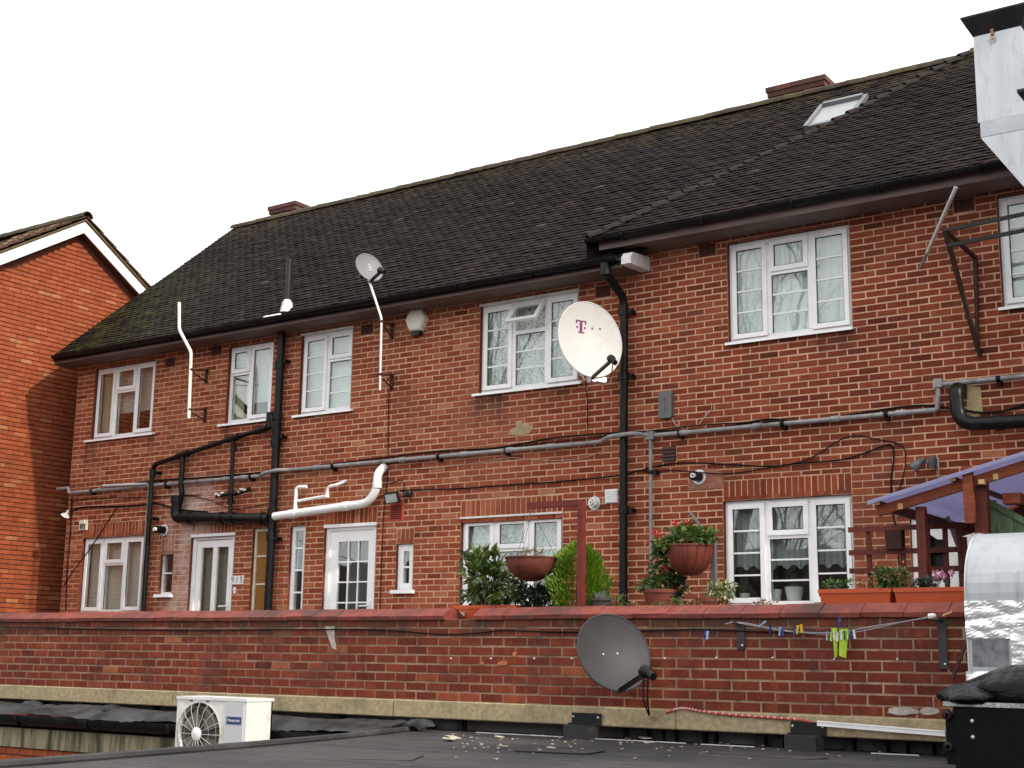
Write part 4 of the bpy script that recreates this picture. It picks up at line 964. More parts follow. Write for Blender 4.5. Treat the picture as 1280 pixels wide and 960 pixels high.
for z in (2.9, 2.28, 2.15): collar(t, (-14.295, -.1, z-.03), (-14.295, -.1, z+.03), .042, BLACKP)
mb = MB(); mb.tube(fillet([(-15.40, -.11, 2.22), (-15.42, -.11, 1.95), (-15.2, -.11, 1.955), (-13.5, -.11, 1.86)], .14), .075, 16); mb.build('main_branch', BLACKP, t, True)
for x in (-15.12, -14.45, -14.22, -13.64): collar(t, (x-.035, -.11, 1.955-(x+15.2)*.056), (x+.035, -.11, 1.955-(x+15.2)*.056-.004), .089, BLACKP)
collar(t, (-15.41, -.11, 2.18), (-15.41, -.11, 2.28), .088, BLACKP)
rw = random.Random(8)
for s in (-1, 1):
    mb = MB(); mb.tube(fillet([(-14.29, -.1, 2.25), (-14.29+s*.12, -.12, 2.24), (-14.29+s*.33, -.06, 2.24+(.07 if s > 0 else 0))], .04), [.03]*14 if False else .03, 10); mb.build('stub', BLACKP, t, True)
    for k in range(4):
        c = V(-14.29+s*(.10+.06*k), -.135, 2.25+rw.uniform(-.015, .02)+(.015*k if s > 0 else 0)); mb = MB(); pts = [c+V(.03*math.cos(a), 0, .016*math.sin(a)) for a in [k2*1.05 for k2 in range(6)]]
        mb.add(pts+[q+V(0, .02, 0) for q in pts], [list(range(6))]+[(j, (j+1) % 6, 6+(j+1) % 6, 6+j) for j in range(6)]); mb.build('paint_splash', M('white_paint', (.7, .67, .62), .6), t)
# white waste pipe right of it
t = thing('white_waste_pipe', (-12.5, -.1, 1.85), 'thick white plastic waste pipe with overflow pipes above the grid door', 'pipe')
mb = MB(); mb.tube(fillet([(-13.40, -.12, 1.885), (-12.9, -.12, 1.915), (-11.72, -.12, 1.98), (-11.57, -.12, 2.15), (-11.57, -.12, 2.36), (-11.53, -.02, 2.47)], .13, 7), .056, 16); mb.build('pipe', WHITEP, t, True)
for p, q in (((-13.12, -.12, 1.90), (-12.98, -.12, 1.908)), ((-12.15, -.12, 1.957), (-12.05, -.12, 1.962)), ((-11.57, -.12, 2.17), (-11.57, -.12, 2.26))): collar(t, p, q, .063, WHITEP)
mb = MB(); mb.tube(fillet([(-13.02, -.12, 1.93), (-13.03, -.1, 2.27), (-12.86, -.08, 2.27)], .05), .024, 10); mb.build('overflow', WHITEP, t, True)
mb = MB(); mb.tube(fillet([(-13.02, -.1, 2.075), (-12.46, -.1, 2.12), (-12.45, -.1, 2.24), (-12.30, -.09, 2.26), (-12.2, -.01, 2.32)], .045), .021, 10); mb.build('overflow', WHITEP, t, True)
for p in ((-13.02, -.11, 1.99), (-12.46, -.1, 2.12)): collar(t, V(*p)-V(0, 0, .025), V(*p)+V(0, 0, .025), .03, WHITEP)
# black rainwater pipe
t = thing('rainwater_pipe', (-7.86, -.1, -.4), 'black rainwater pipe dropping from the gutter end beside the white dish', 'pipe')
mb = MB(); mb.tube(fillet([(-7.90, -.46, 4.57), (-7.90, -.46, 4.44), (-7.86, -.1, 4.22), (-7.86, -.1, 3.9), (-7.88, -.1, -.4)], .12, 6), .05, 16); mb.build('pipe', BLACKP, t, True)
collar(t, (-7.9, -.46, 4.42), (-7.9, -.46, 4.56), .066, BLACKP)
for z in (4.05, 3.27, 1.70): collar(t, (-7.865, -.1, z-.045), (-7.865, -.1, z+.045), .064, BLACKP); clip(t, -7.865, z+.0, -.1, .056, BLACKP)
# grey conduit across the whole front
t = thing('grey_conduit', (-11, -.06, 2.4), 'long grey conduit running level across the whole brick front', 'conduit')
y = -.07
mb = MB(); mb.tube(fillet([(-18.25, y, 2.55), (-17.98, y, 2.55), (-17.96, y, 2.47), (-16.45, y, 2.47)], .03), .028, 10); mb.build('pipe', GREYP, t, True)
mb = MB(); mb.tube([(-17.1, y-.03, 2.53), (-16.1, y-.03, 2.50)], .022, 10); mb.build('pipe', M('pale_grey_pipe', (.46, .45, .44), .5), t, True)
mb = MB(); mb.tube(fillet([(-16.45, y, 2.475), (-13.75, y, 2.475), (-13.62, -.19, 2.48), (-13.34, -.19, 2.515), (-13.2, y, 2.525), (-8.2, y, 2.525), (-8.0, -.185, 2.56), (-7.68, -.185, 2.57), (-7.55, y, 2.545), (-4.25, y, 2.545), (-4.22, y, 2.55), (-4.20, y, 2.80), (-1.6, y, 2.80)], .06), .026, 10); mb.build('pipe', GREYP, t, True)
mb = MB(); mb.tube([(-7.53, y, 2.54), (-7.53, y, -.4)], .021, 10); mb.build('drop_pipe', GREYP, t, True)
mb = MB(); mb.tube([(-16.07, y, 2.49), (-16.09, y, -.4)], .021, 10); mb.build('drop_pipe', GREYP, t, True)
for x in (-17.2, -15.6, -14.45, -14.1, -12.7, -11.2, -10.2, -9.5, -8.9, -7.1, -6.2, -5.3, -4.6): collar(t, (x-.05, y, 2.475 if x < -13.4 else (2.525 if x < -8 else 2.545)), (x+.05, y, 2.475 if x < -13.4 else (2.525 if x < -8 else 2.545)), .034, GREYP)
for x in (-17.4, -15.7, -13.95, -12.4, -10.6, -9.55, -7.15, -5.9, -4.75, -3.6): clip(t, x, 2.475 if x < -13.4 else (2.525 if x < -8 else (2.545 if x < -4.3 else 2.80)), y, .026, CABLE, False)
clip(t, -7.53, 2.12, y, .024, BLACKP); 
mb = MB(); mb.box((-7.58, y-.035, 2.50), (-7.48, y+.03, 2.59)); mb.build('tee', GREYP, t); mb = MB(); mb.box((-4.24, y-.034, 2.77), (-4.16, y+.03, 2.86)); mb.build('elbow', GREYP, t)
# big black pipe on the right
t = thing('black_flue_pipe', (-3.7, -.15, 2.3), 'fat black bent pipe by the right edge above the canopy', 'pipe')
mb = MB(); mb.tube(fillet([(-4.0, .0, 2.75), (-4.0, -.16, 2.72), (-3.98, -.18, 2.36), (-3.6, -.18, 2.34), (-1.6, -.18, 2.33)], .16, 8), .07, 16); mb.build('pipe', BLACKP, t, True); collar(t, (-3.62, -.18, 2.34), (-3.55, -.18, 2.34), .08, BLACKP)
mb = MB(); pts = [(-3.93, 2.77), (-3.80, 2.75), (-3.79, 2.5), (-3.84, 2.44), (-3.95, 2.48)]; mb.prism(pts, -.004, .0, 'Y'); mb.build('foam_patch', M('yellow_render', (.42, .34, .17), .95), t)

# cables
def cable(pts, y, r, label, mat=CABLE, n=5, sagn=True, group=None):
    P = []
    for i, q in enumerate(pts): p = at(q[0], q[1], y); P.append(V(p.x, y+random.uniform(-.004, .004), p.z))
    mb = MB(); mb.tube(smooth_path(P, n), r, 6); return solo(mb, 'cable', mat, label, 'cable', group, True)
cable([(158, 606), (190, 601), (250, 597), (330, 590), (440, 577), (540, 565), (620, 560), (690, 548), (770, 541), (850, 538), (905, 534), (960, 524), (1010, 528), (1060, 519), (1110, 511), (1150, 507), (1178, 509), (1200, 512), (1230, 516), (1262, 512), (1300, 498)], -.025, .011, 'thick black cable running just above the long grey conduit')
cable([(470, 582), (600, 563), (760, 545), (880, 531), (1000, 526), (1085, 517)], -.03, .007, 'second thin black cable lying along the top of the grey conduit')
cable([(88, 640), (105, 634), (150, 633), (178, 631), (195, 629), (225, 637), (260, 640)], -.025, .013, 'thick black cable over the lower left window')
cable([(88, 630), (105, 624), (160, 622), (210, 620), (250, 619)], -.02, .006, 'thin cable above the thick one at the left corner')
cable([(500, 613), (530, 612), (570, 611), (640, 606), (700, 602), (770, 595), (800, 588), (845, 579), (900, 580), (960, 583), (1000, 579), (1050, 575), (1085, 565), (1112, 556), (1117, 570), (1114, 600), (1115, 635), (1121, 665), (1124, 706)], -.022, .009, 'black cable sagging from the floodlight across to the trellis')
cable([(806, 590), (840, 588), (868, 590), (910, 592), (960, 585), (1010, 574), (1060, 546), (1100, 550), (1125, 556), (1132, 570), (1128, 600), (1117, 630)], -.028, .007, 'black looped cable dropping beside the lower right window')
cable([(486, 488), (485, 545), (484, 600), (480, 640), (477, 700), (475, 765)], -.018, .006, 'thin cable hanging down beside the grid door')
cable([(148, 632), (130, 660), (110, 690), (92, 714), (80, 732)], -.06, .009, 'black cable slanting over the lower left window')
cable([(90, 622), (88, 660), (84, 710), (82, 764)], -.02, .01, 'black cable down the left corner of the flats')
cable([(485, 605), (500, 601), (505, 606), (504, 618)], -.02, .006, 'short looped cable above the floodlight')
cable([(640, 572), (600, 578), (540, 585), (490, 587)], -.012, .004, 'thin pale wire below the grey conduit', CABLEW)
cable([(640, 572), (690, 576), (730, 572), (757, 562)], -.012, .004, 'thin pale wire left of the rainwater pipe', CABLEW)
cable([(732, 478), (734, 500), (734, 538)], -.02, .006, 'dark wire dropping from the white dish to the conduit')
cable([(345, 640), (420, 630), (470, 622), (486, 617)], -.02, .005, 'thin dark wire behind the white waste pipe')
cable([(230, 618), (262, 625), (292, 637), (322, 632), (340, 628)], -.015, .005, 'thin dark wire behind the black branch pipe')
cable([(840, 522), (845, 531), (854, 536)], -.02, .006, 'pale wire loop under the grey junction box', CABLEW)
cable([(889, 503), (889, 512), (880, 522), (872, 533)], -.02, .006, 'pale wire end right of the junction box', CABLEW)
cable([(60, 785), (0, 784)][::-1]+[(160, 787), (260, 788), (340, 787), (400, 787), (450, 787), (500, 789), (555, 793), (600, 791), (630, 788), (690, 790), (740, 790), (830, 788), (880, 787), (960, 790), (1060, 790)], PY-.015, .006, 'thin black cable pinned along the top of the parapet wall')

# ------------------------------------------------------------------ small fittings on the facade
def fit(px, py, y=0.): p = at(px, py, y); return p
# alarm bell box
c = fit(520, 402, -.06); t = thing('alarm_box', (c.x, -.05, c.z-.15), 'cream six-sided alarm bell box under the eaves', 'alarm box')
hexp = [(-.17, .03), (-.09, .16), (.09, .16), (.17, .03), (.09, -.13), (-.09, -.13)]
mb = MB(); mb.prism([(c.x+u, c.z+w) for u, w in hexp], -.075, -.001, 'Y'); k = len(mb.v); mb.add([(c.x+u*.85, -.10, c.z+w*.85) for u, w in hexp], [list(range(6))]); mb.f += [[i, (i+1) % 6, k+(i+1) % 6, k+i] for i in range(6)]; mb.t += [mb.tone]*6
mb.build('cover', M('alarm_cream', (.76, .72, .60), .4, var=.05), t)
mb = MB(); mb.prism([(c.x-.085, c.z-.131), (c.x+.085, c.z-.131), (c.x+.06, c.z-.19), (c.x-.06, c.z-.19)], -.085, -.001, 'Y'); mb.build('strobe', M('dark_lens', (.02, .02, .025), .2), t)
# grey junction box
c = fit(832, 506, -.04); mb = MB(); w, h = .085, .155; pts = []
for cx, cz, a0 in ((w-.03, h-.03, 0), (-w+.03, h-.03, 90), (-w+.03, -h+.03, 180), (w-.03, -h+.03, 270)):
    for k in range(4): a = R(a0+30*k); pts.append((c.x+cx+.03*math.cos(a), c.z+cz+.03*math.sin(a)))
t = thing('junction_box', (c.x, 0, c.z-h), 'grey rounded junction box above the grey conduit', 'junction box')
mb.prism(pts, -.06, -.001, 'Y'); mb.build('case', M('grey_box', (.13, .135, .14), .5, var=.08), t); mb = MB(); mb.box((c.x-.012, -.0625, c.z-.09), (c.x+.012, -.0601, c.z+.08)); mb.build('screw_strip', M('worn_red', (.16, .09, .08), .6), t)
# white vents
c = fit(764, 620, -.02); t = thing('white_vent', (c.x, 0, c.z-.08), 'white square louvred vent beside the rainwater pipe', 'vent')
mb = MB(); mb.box((c.x-.085, -.02, c.z-.08), (c.x+.085, -.001, c.z+.08)); mb.build('plate', WHITEP, t)
for i in range(5): m_ = MB(); m_.box((c.x-.075, -.03, c.z-.07+i*.03), (c.x+.075, -.0205, c.z-.052+i*.03)); m_.build('louvre', WHITEP, t)
c = fit(104, 657, -.02); t = thing('cream_vent', (c.x, 0, c.z-.08), 'cream wall vent with dark slots above the lower left window', 'vent')
mb = MB(); mb.box((c.x-.09, -.03, c.z-.07), (c.x+.09, -.001, c.z+.09)); mb.box((c.x-.07, -.05, c.z+.03), (c.x+.05, -.0305, c.z+.085)); mb.build('plate', M('cream_plastic', (.7, .64, .5)), t)
for i in range(4): m_ = MB(); m_.box((c.x-.06+i*.032, -.033, c.z-.055), (c.x-.042+i*.032, -.0302, c.z+.02)); m_.build('slot', DARK, t)
# boiler flues
def flue(px, py, label, ring, r=.05, L=.17):
    c = fit(px, py, -.1); t = thing('boiler_flue', (c.x, 0, c.z), label, 'flue')
    mb = MB(); mb.lathe([(r, -.01), (r, -L), (r*.72, -L), (r*.72, -.02), (0, -.02)], (c.x, 0, c.z), 18, axis=(0, 1, 0)); mb.build('tube', BLACKP if ring else WHITEP, t, True)
    mb = MB(); mb.lathe([(r+.002, -.0), (r+.03, 0), (r+.03, -.012), (r+.002, -.012)], (c.x, 0, c.z), 18, axis=(0, 1, 0)); mb.build('flange', WHITEP if ring else GALVP, t, True)
    mb = MB(); mb.lathe([(r*.5, -L*.9), (r*.5, -L-.03), (r*.3, -L-.03), (r*.3, -L*.9)], (c.x, 0, c.z), 14, axis=(0, 1, 0)); mb.build('core', WHITEP, t, True)
flue(199, 662, 'black boiler flue with white core left of the front door', True, .055)
flue(869, 595, 'black boiler flue in a mortar patch above the lower right window', True, .055, .14)
flue(738, 628, 'steel boiler flue terminal beside the timber post', False, .052, .07)
mb = MB(); c = fit(875, 600); mb.prism([(c.x-.16, c.z-.11), (c.x+.28, c.z-.1), (c.x+.30, c.z+.05), (c.x+.16, c.z+.12), (c.x-.12, c.z+.12)], -.003, .003, 'Y'); solo(mb, 'mortar_patch', M('pinkish_mortar', (.30, .13, .085), .95, var=.3, scale=25), 'smeared pinkish mortar patch round the black boiler flue', 'mortar patch')
mb = MB(); c = fit(652, 536); pts = [(-.17, -.06), (-.05, -.08), (.1, -.07), (.17, -.02), (.12, .05), (.03, .06), (.0, .11), (-.09, .1), (-.08, .03), (-.17, .01)]; mb.prism([(c.x+u, c.z+w) for u, w in pts], -.003, .003, 'Y'); solo(mb, 'mortar_patch', M('grey_mortar', (.36, .27, .16), .95, var=.25, scale=20), 'grey mortar patch below the window with the open vent', 'mortar patch')
# floodlight
c = fit(490, 622, -.12); t = thing('floodlight', (c.x, 0, c.z), 'small black floodlight with sensor above the red air brick', 'floodlight')
mb = MB(); mt = Matrix.Translation((c.x, -.12, c.z)) @ Matrix.Rotation(R(20), 4, 'X') @ Matrix.Rotation(R(25), 4, 'Z'); mb.box((-.09, -.05, -.07), (.09, .05, .07), mt); mb.build('housing', M('black_metal', (.012,)*3), t)
mb = MB(); mb.box((-.075, -.054, -.055), (.075, -.051, .055), mt); mb.build('lens', M('lamp_glass', (.30, .31, .33), .1), t)
mb = MB(); mb.tube([(c.x, -.09, c.z), (c.x+.12, -.06, c.z+.02), (c.x+.2, -.0, c.z+.03)], .016, 8); mb.build('arm', M('rust_arm', (.12, .03, .02), .7), t)
mb = MB(); mb.lathe([(0, -.05), (.04, -.035), (.05, 0), (.04, .03), (0, .04)], (c.x+.22, -.05, c.z+.05), 12); mb.build('sensor', M('black_metal', (.012,)*3), t, True)
c = fit(1166, 577, -.1); t = thing('security_light', (c.x, 0, c.z), 'twin grey security light above the purple canopy', 'security light')
mb = MB(); mb.tube([(c.x, -.01, c.z), (c.x, -.06, c.z), (c.x-.1, -.1, c.z)], .018, 8); mb.box((c.x-.03, -.03, c.z-.05), (c.x+.03, 0, c.z+.05)); mb.build('bracket', GREYP, t)
mb = MB(); mb.lathe([(0, .07), (.03, .06), (.045, 0), (.04, -.06), (.03, -.06), (0, -.05)], (c.x+.0, -.1, c.z), 12, axis=(.2, -.3, .8)); mb.build('head', M('grey_lamp', (.10, .105, .11), .4), t, True)
mb = MB(); mb.lathe([(.02, .09), (.035, .05), (.055, -.04), (.05, -.07), (0, -.06)], (c.x-.14, -.14, c.z-.02), 12, axis=(.7, .2, .6)); mb.build('head', M('grey_lamp', (.10, .105, .11), .4), t, True)
mb = MB(); mb.tube([(c.x+.03, -.02, c.z-.05), (c.x+.03, -.02, c.z-.6)], .006, 6); mb.build('wire', CABLEW, t)
c = fit(80, 641, -.15); t = thing('corner_lamp', (c.x, -.1, c.z), 'small white lamp on the left corner of the flats', 'lamp')
mb = MB(); mb.lathe([(.015, .05), (.02, .0), (.07, -.05), (.06, -.05), (0, -.03)], (c.x, -.1, c.z), 12, axis=(.6, 0, .8)); mb.build('shade', WHITEP, t, True); mb = MB(); mb.tube([(c.x+.02, -.1, c.z+.04), (-18.0, -.02, c.z+.05)], .01, 6); mb.build('arm', WHITEP, t)
# number plates and bell
def text_mesh(s, size, name='text'):
    cu = bpy.data.curves.new(name, 'FONT'); cu.body = s; cu.size = size; cu.align_x = 'CENTER'; cu.align_y = 'CENTER'; cu.extrude = .0006; cu.resolution_u = 3
    o = bpy.data.objects.new(name, cu); col.objects.link(o); bpy.context.view_layer.update()
    me = bpy.data.meshes.new_from_object(o.evaluated_get(bpy.context.evaluated_depsgraph_get())); bpy.data.objects.remove(o); bpy.data.curves.remove(cu); return me
c = fit(297, 725); t = thing('house_number', (c.x, 0, c.z-.05), 'white number tiles reading 915 beside the left door', 'house number')
for i, ch in enumerate('915'):
    xx = c.x-.085+i*.085; mb = MB(); mb.box((xx-.041, -.012, c.z-.06), (xx+.041, -.001, c.z+.06)); o = mb.build('tile', WHITEP, t)
    me = text_mesh(ch, .125); me.materials.clear(); me.materials.append(GREYPRINT); place('numeral', me, (xx, -.0135, c.z), o, quat=Matrix.Rotation(R(90), 4, 'X').to_quaternion())
c = fit(294, 738); mb = MB(); mb.box((c.x-.02, -.02, c.z-.045), (c.x+.02, -.001, c.z+.045)); mb.box((c.x-.01, -.024, c.z-.012), (c.x+.01, -.0205, c.z+.012)); solo(mb, 'door_bell', WHITEP, 'white door bell push below the number tiles', 'door bell')

# ------------------------------------------------------------------ aerial poles and dishes
def wall_bracket(par, x, z, y, mat=RUST, dx=.22):
    mb = MB(); zw = z+.13; mb.bar((x, y, z), (x+dx, -.003, zw), .045, .02); mb.bar((x+dx*.2, y*.8, z-.02), (x+dx, -.003, zw-.17), .02, .01); mb.box((x+dx-.03, -.008, zw-.2), (x+dx+.03, -.001, zw+.03)); mb.tube([(x-.03, y, z), (x+.03, y, z)], .022, 8); mb.build('bracket', mat, par)
PY_ = -.60
t = thing('aerial_pole', (-15.4, PY_, 3.4), 'bare white cranked aerial pole left of the two-light window', 'pole')
pts = [at(236, 523, PY_), at(239, 440, PY_), at(224, 412, PY_), at(224, 378, PY_)]
mb = MB(); mb.tube(fillet([V(p.x, PY_, p.z) for p in pts], .06), .024, 10); mb.build('tube', M('white_pole', (.72, .70, .62), .45), t, True)
for q in ((238, 462), (236, 512)): p = at(q[0], q[1], PY_); wall_bracket(t, p.x, p.z, PY_, dx=at(q[0]+21, q[1]-3, 0).x-p.x)
t = thing('dish_pole', (-11.3, -.62, 3.3), 'cranked steel pole carrying the small grey dish', 'pole')
pts = [at(475, 488, -.62), at(477, 398, -.62), at(461, 350, -.62), at(460, 345, -.62)]
mb = MB(); mb.tube(fillet([V(p.x, -.62, p.z) for p in pts], .05), .017, 10); mb.build('tube', GALVP, t, True)
for q in ((476, 402), (475, 468)): p = at(q[0], q[1], -.62); wall_bracket(t, p.x, p.z, -.62, dx=at(q[0]+15, q[1], 0).x-p.x)
t = thing('leaning_mast', (-4.2, -.55, 3.9), 'thin steel mast leaning on the wall near the rusty bracket', 'pole')
p, q = at(1150, 336, -.1), at(1195, 234, -.62); mb = MB(); mb.tube([p, p.lerp(q, .22)], .016, 8); mb.build('spike', M('dull_steel', (.22, .21, .2), .5, .4), t, True); mb = MB(); mb.tube([p.lerp(q, .2), q], .02, 8); mb.build('tube', GALVP, t, True)
t = thing('rusty_bracket', (-3.7, -.3, 2.95), 'rusty steel bracket frame with two rails under the right-hand eaves', 'bracket')
A, B, C_, D = at(1181, 288, -.75), at(1225, 445, -.03), at(1219, 322, -.03), at(1222, 440, -.03)
for p, q, w in ((A, B, .04), (A, C_, .035), (C_, D, .035)): mb = MB(); mb.bar(p, q, w, w); mb.build('arm', RUST, t)
for dz, nm in ((0, 'rail'), (-.16, 'rail')): mb = MB(); a_ = A+V(.02, 0, dz); mb.bar(a_, a_+V(2.6, 0, .12), .03, .035); mb.build(nm, M('black_rail', (.012, .010, .010), .5), t)

def dish(name, label, c, az, el, w, h, mat, depth=.08, arm=.42, drop=.3, lnb=BLACKP, armm=BLACKP, mount=None, back=None):
    """offset dish: az measured from -Y towards +X, el above level"""
    n = V(math.sin(az)*math.cos(el), -math.cos(az)*math.cos(el), math.sin(el)); a = V(0, 0, 1).cross(n).normalized(); b = n.cross(a).normalized(); c = Vector(c)
    t = thing(name, c-b*h*.5, label, 'satellite dish')
    mb = MB(); rings, seg = 7, 40; vs = []
    def P(s, th, off=0): return c+a*(s*w/2*math.cos(th))+b*(s*h/2*math.sin(th))+n*(depth*(s*s-1)+off)
    fr_ = [P(0, 0)]; bk_ = [P(0, 0, -.008)]
    for i in range(1, rings+1):
        fr_ += [P(i/rings, 2*math.pi*k/seg) for k in range(seg)]; bk_ += [P(i/rings, 2*math.pi*k/seg, -.008) for k in range(seg)]
    N = len(fr_); fs = [(0, 1+k, 1+(k+1) % seg) for k in range(seg)]
    for i in range(rings-1): fs += [(1+i*seg+k, 1+(i+1)*seg+k, 1+(i+1)*seg+(k+1) % seg, 1+i*seg+(k+1) % seg) for k in range(seg)]
    fs2 = [tuple(N+i for i in f[::-1]) for f in fs]; rim = 1+(rings-1)*seg
    mb.add(fr_+bk_, fs+fs2+[(rim+k, N+rim+k, N+rim+(k+1) % seg, rim+(k+1) % seg) for k in range(seg)])
    mb.tube([P(1, 2*math.pi*k/seg, -.004) for k in range(seg+1)], .008, 6, False)
    mb.build('reflector', mat, t, True)
    foot = c-b*h*.5-n*.0+n*.01; tip = c+n*arm-b*drop
    mb = MB(); mb.bar(foot-n*.06, tip, .03, .03); mb.build('arm', armm, t)
    mb = MB(); dd = (c-tip).normalized(); mb.lathe([(.0, -.09), (.03, -.085), (.032, -.02), (.045, 0), (.045, .05), (.03, .055)], tip, 14, axis=dd); mb.build('receiver', lnb, t, True)
    mb = MB(); mb.lathe([(.031, .056), (.026, .075), (0, .08)], tip, 14, axis=dd); mb.build('feed_cap', WHITEP, t, True)
    mb = MB(); mb.box((-.07, -.07, -.12), (.07, .07, -.02), Matrix.Translation(c-n*depth) @ Matrix((a, b, n)).transposed().to_4x4()); mb.build('back_bracket', armm, t)
    return t, n, a, b, P
AZD, ELD = R(66), R(20)
t, n, a, b, Pf = dish('white_satellite_dish', 'big white dish with purple letter logo beside the rainwater pipe', at(738, 424, -.75), R(59), R(9), .81, .92, DISHW, .09, .46, .42)
# logo printed on the reflector
def on_dish(u, v): s = math.hypot(u/.43, v/.465); th = math.atan2(v/.465, u/.43); return Pf(s, th, .0012)
def logo(polys, mat, nm):
    mb = MB()
    for pl_ in polys:
        pts = [on_dish(u, v) for u, v in pl_]; mb.add(pts, [list(range(len(pts)))])
    mb.build(nm, mat, t)
ox, oy = -.075, .175
sq = lambda x, y, s: [(ox+x-s, oy+y-s), (ox+x+s, oy+y-s), (ox+x+s, oy+y+s), (ox+x-s, oy+y+s)]
logo([[(ox-.075, oy+.075), (ox-.075, oy+.03), (ox-.06, oy+.03), (ox-.05, oy+.058), (ox-.02, oy+.058), (ox-.02, oy+.075)], [(ox-.02, oy+.075), (ox-.02, oy-.06), (ox+.02, oy-.06), (ox+.02, oy+.075)], [(ox+.02, oy+.075), (ox+.02, oy+.058), (ox+.05, oy+.058), (ox+.06, oy+.03), (ox+.075, oy+.03), (ox+.075, oy+.075)], [(ox-.045, oy-.06), (ox-.045, oy-.078), (ox+.045, oy-.078), (ox+.045, oy-.06)], sq(-.055, -.01, .013), sq(.055, -.01, .013)], MAGENTA, 'logo_letter')
logo([sq(.155, -.005, .013), sq(.255, -.005, .013)], M('purple_grey_print', (.16, .09, .17), .5), 'logo_dots')
mb = MB(); c = at(738, 424, -.75); foot = c-b*.47; w_ = at(742, 424, 0); mb.tube([c-n*.14, V(w_.x, -.01, w_.z)], .022, 10); mb.box((w_.x-.06, -.02, w_.z-.12), (w_.x+.06, -.001, w_.z+.12)); mb.tube([c-n*.16, V(w_.x-.03, -.3, w_.z-.42), V(at(731, 476, -.3).x, -.3, at(731, 476, -.3).z)], .014, 8); mb.build('wall_arm', GREYP, t, True)
mb = MB(); mb.box((-.1, -.03, -.05), (.1, .03, .03), Matrix.Translation(foot-n*.05+a*.08) @ Matrix((a, b, n)).transposed().to_4x4()); mb.build('foot_plate', GALVP, t)
mb = MB(); q = c+n*.46-b*.42; mb.tube(smooth_path([q-b*.05, q-b*.16-n*.05, q-b*.2-n*.2, c-b*.46-n*.05], 5), .006, 6); mb.build('lead', CABLE, t)
t, n, a, b, Pf = dish('grey_satellite_dish', 'dark grey dish mounted in front of the brick parapet', at(768, 815, -4.78), R(64), R(17), .63, .58, DISHG, .06, .36, .26)
c = at(768, 815, -4.78)
mb = MB(); mb.tube(fillet([c-n*.1, c-n*.2, V(c.x-.18, PY-.03, c.z-.05)], .05), .02, 8); mb.box((c.x-.26, PY-.02, c.z-.15), (c.x-.1, PY-.001, c.z+.05)); mb.build('wall_arm', M('black_metal', (.012,)*3), t, True)
mb = MB()
for u, v in ((-.06, .02), (.03, .015)): mb.lathe([(0, .004), (.006, .003), (.007, 0)], Pf(.2, math.pi if u < 0 else .1, .002), 8, axis=n)
mb.build('bolt', WHITEP, t)
tip = c+n*.36-b*.26
for dx in (0, .04):
    mb = MB(); mb.tube(smooth_path([tip+V(-.03+dx, 0, -.03), tip+V(-.035+dx*.8, .01, -.18), tip+V(-.02+dx*.3, .04, -.27), tip+V(-.03, .08, -.3)], 5), .006, 6); mb.build('lead', CABLE, t)
t, n, a, b, Pf = dish('small_grey_dish', 'small pale grey dish on a cranked pole above the gutter', at(462, 334, -.62), R(72), R(17), .40, .40, DISHL, .045, .26, .2)
me = text_mesh('sky', .1); me.materials.clear(); me.materials.append(M('faint_print', (.5, .5, .52), .5)); cc = Pf(.2, R(60), .006); qm = Matrix((b, -a, n)).transposed().to_quaternion(); place('printed_word', me, cc, t, quat=qm)
c = at(462, 334, -.62); p = at(461, 349, -.62); mb = MB(); mb.tube([c-n*.06, c-n*.09-b*.1, V(p.x, -.62, p.z)], .02, 8); mb.build('clamp', GALVP, t, True)
# vent pipe through the tiles
p0 = roofpt(-13.2, -.28); t = thing('roof_vent_pipe', p0, 'dull metal vent pipe with white flashing rising through the tiles', 'vent pipe')
mb = MB(); mb.cyl(p0, p0+V(0, 0, .74), .038, 12); mb.lathe([(.038, .70), (.044, .70), (.044, .75), (.03, .75)], p0, 12); mb.build('pipe', M('brown_grey_pipe', (.022, .018, .017), .5, .1), t, True)
mb = MB(); mb.lathe([(.10, -.03), (.085, .05), (.07, .12), (.04, .16)], p0, 12); mb.build('collar', M('white_flashing', (.62, .61, .6), .6, var=.35, scale=12), t, True)
mb = MB(); mt = Matrix((V(1, 0, 0), dv, nv)).transposed().to_4x4(); mt.translation = roofpt(-13.42, -.42); mb.box((-.06, -.02, .03), (.26, .02, .045), mt); mb.build('apron', M('white_flashing', (.6, .6, .6)), t)

# ------------------------------------------------------------------ curtains behind the glass
def curtain(key, fx0, fx1, fz0, fz1, mat, label, y=.17, amp=.012, waves=14, scallop=0, name='net_curtain', cat='curtain'):
    x0, x1, z0, z1 = OP[key]; a, b = x0+(x1-x0)*fx0, x0+(x1-x0)*fx1; c, d = z0+(z1-z0)*fz0, z0+(z1-z0)*fz1
    mb = MB(); n = 80; vs = []
    for i in range(n+1):
        u = i/n; x = a+(b-a)*u; yy = y+amp*math.sin(u*waves*6.283)+amp*.4*math.sin(u*waves*2.3*6.283)
        zb = c+scallop*abs(math.sin(u*waves*.5*3.1416)); vs += [(x, yy, zb), (x, yy, (zb+d)/2), (x, yy-.003, d)]
    mb.add(vs, [f for i in range(n) for f in ((3*i, 3*i+3, 3*i+4, 3*i+1), (3*i+1, 3*i+4, 3*i+5, 3*i+2))])
    return solo(mb, name, mat, label, cat, None, True)
CREAM = M('cream_cloth', (.50, .44, .30), .9, var=.1, scale=6); GREYB = M('grey_blind', (.60, .57, .53), .9, var=.05); PALEB = M('pale_blind', (.80, .82, .81), .9, var=.04)
curtain('W3', .02, .98, .02, .98, LACE, 'white lace curtain in the window with the open vent')
curtain('L3', .02, .98, .02, .98, LACE, 'white lace curtain in the window behind the hanging basket')
curtain('W4', .02, .98, .02, .98, NET, 'plain white net curtain in the upper window under the higher eaves', amp=.006)
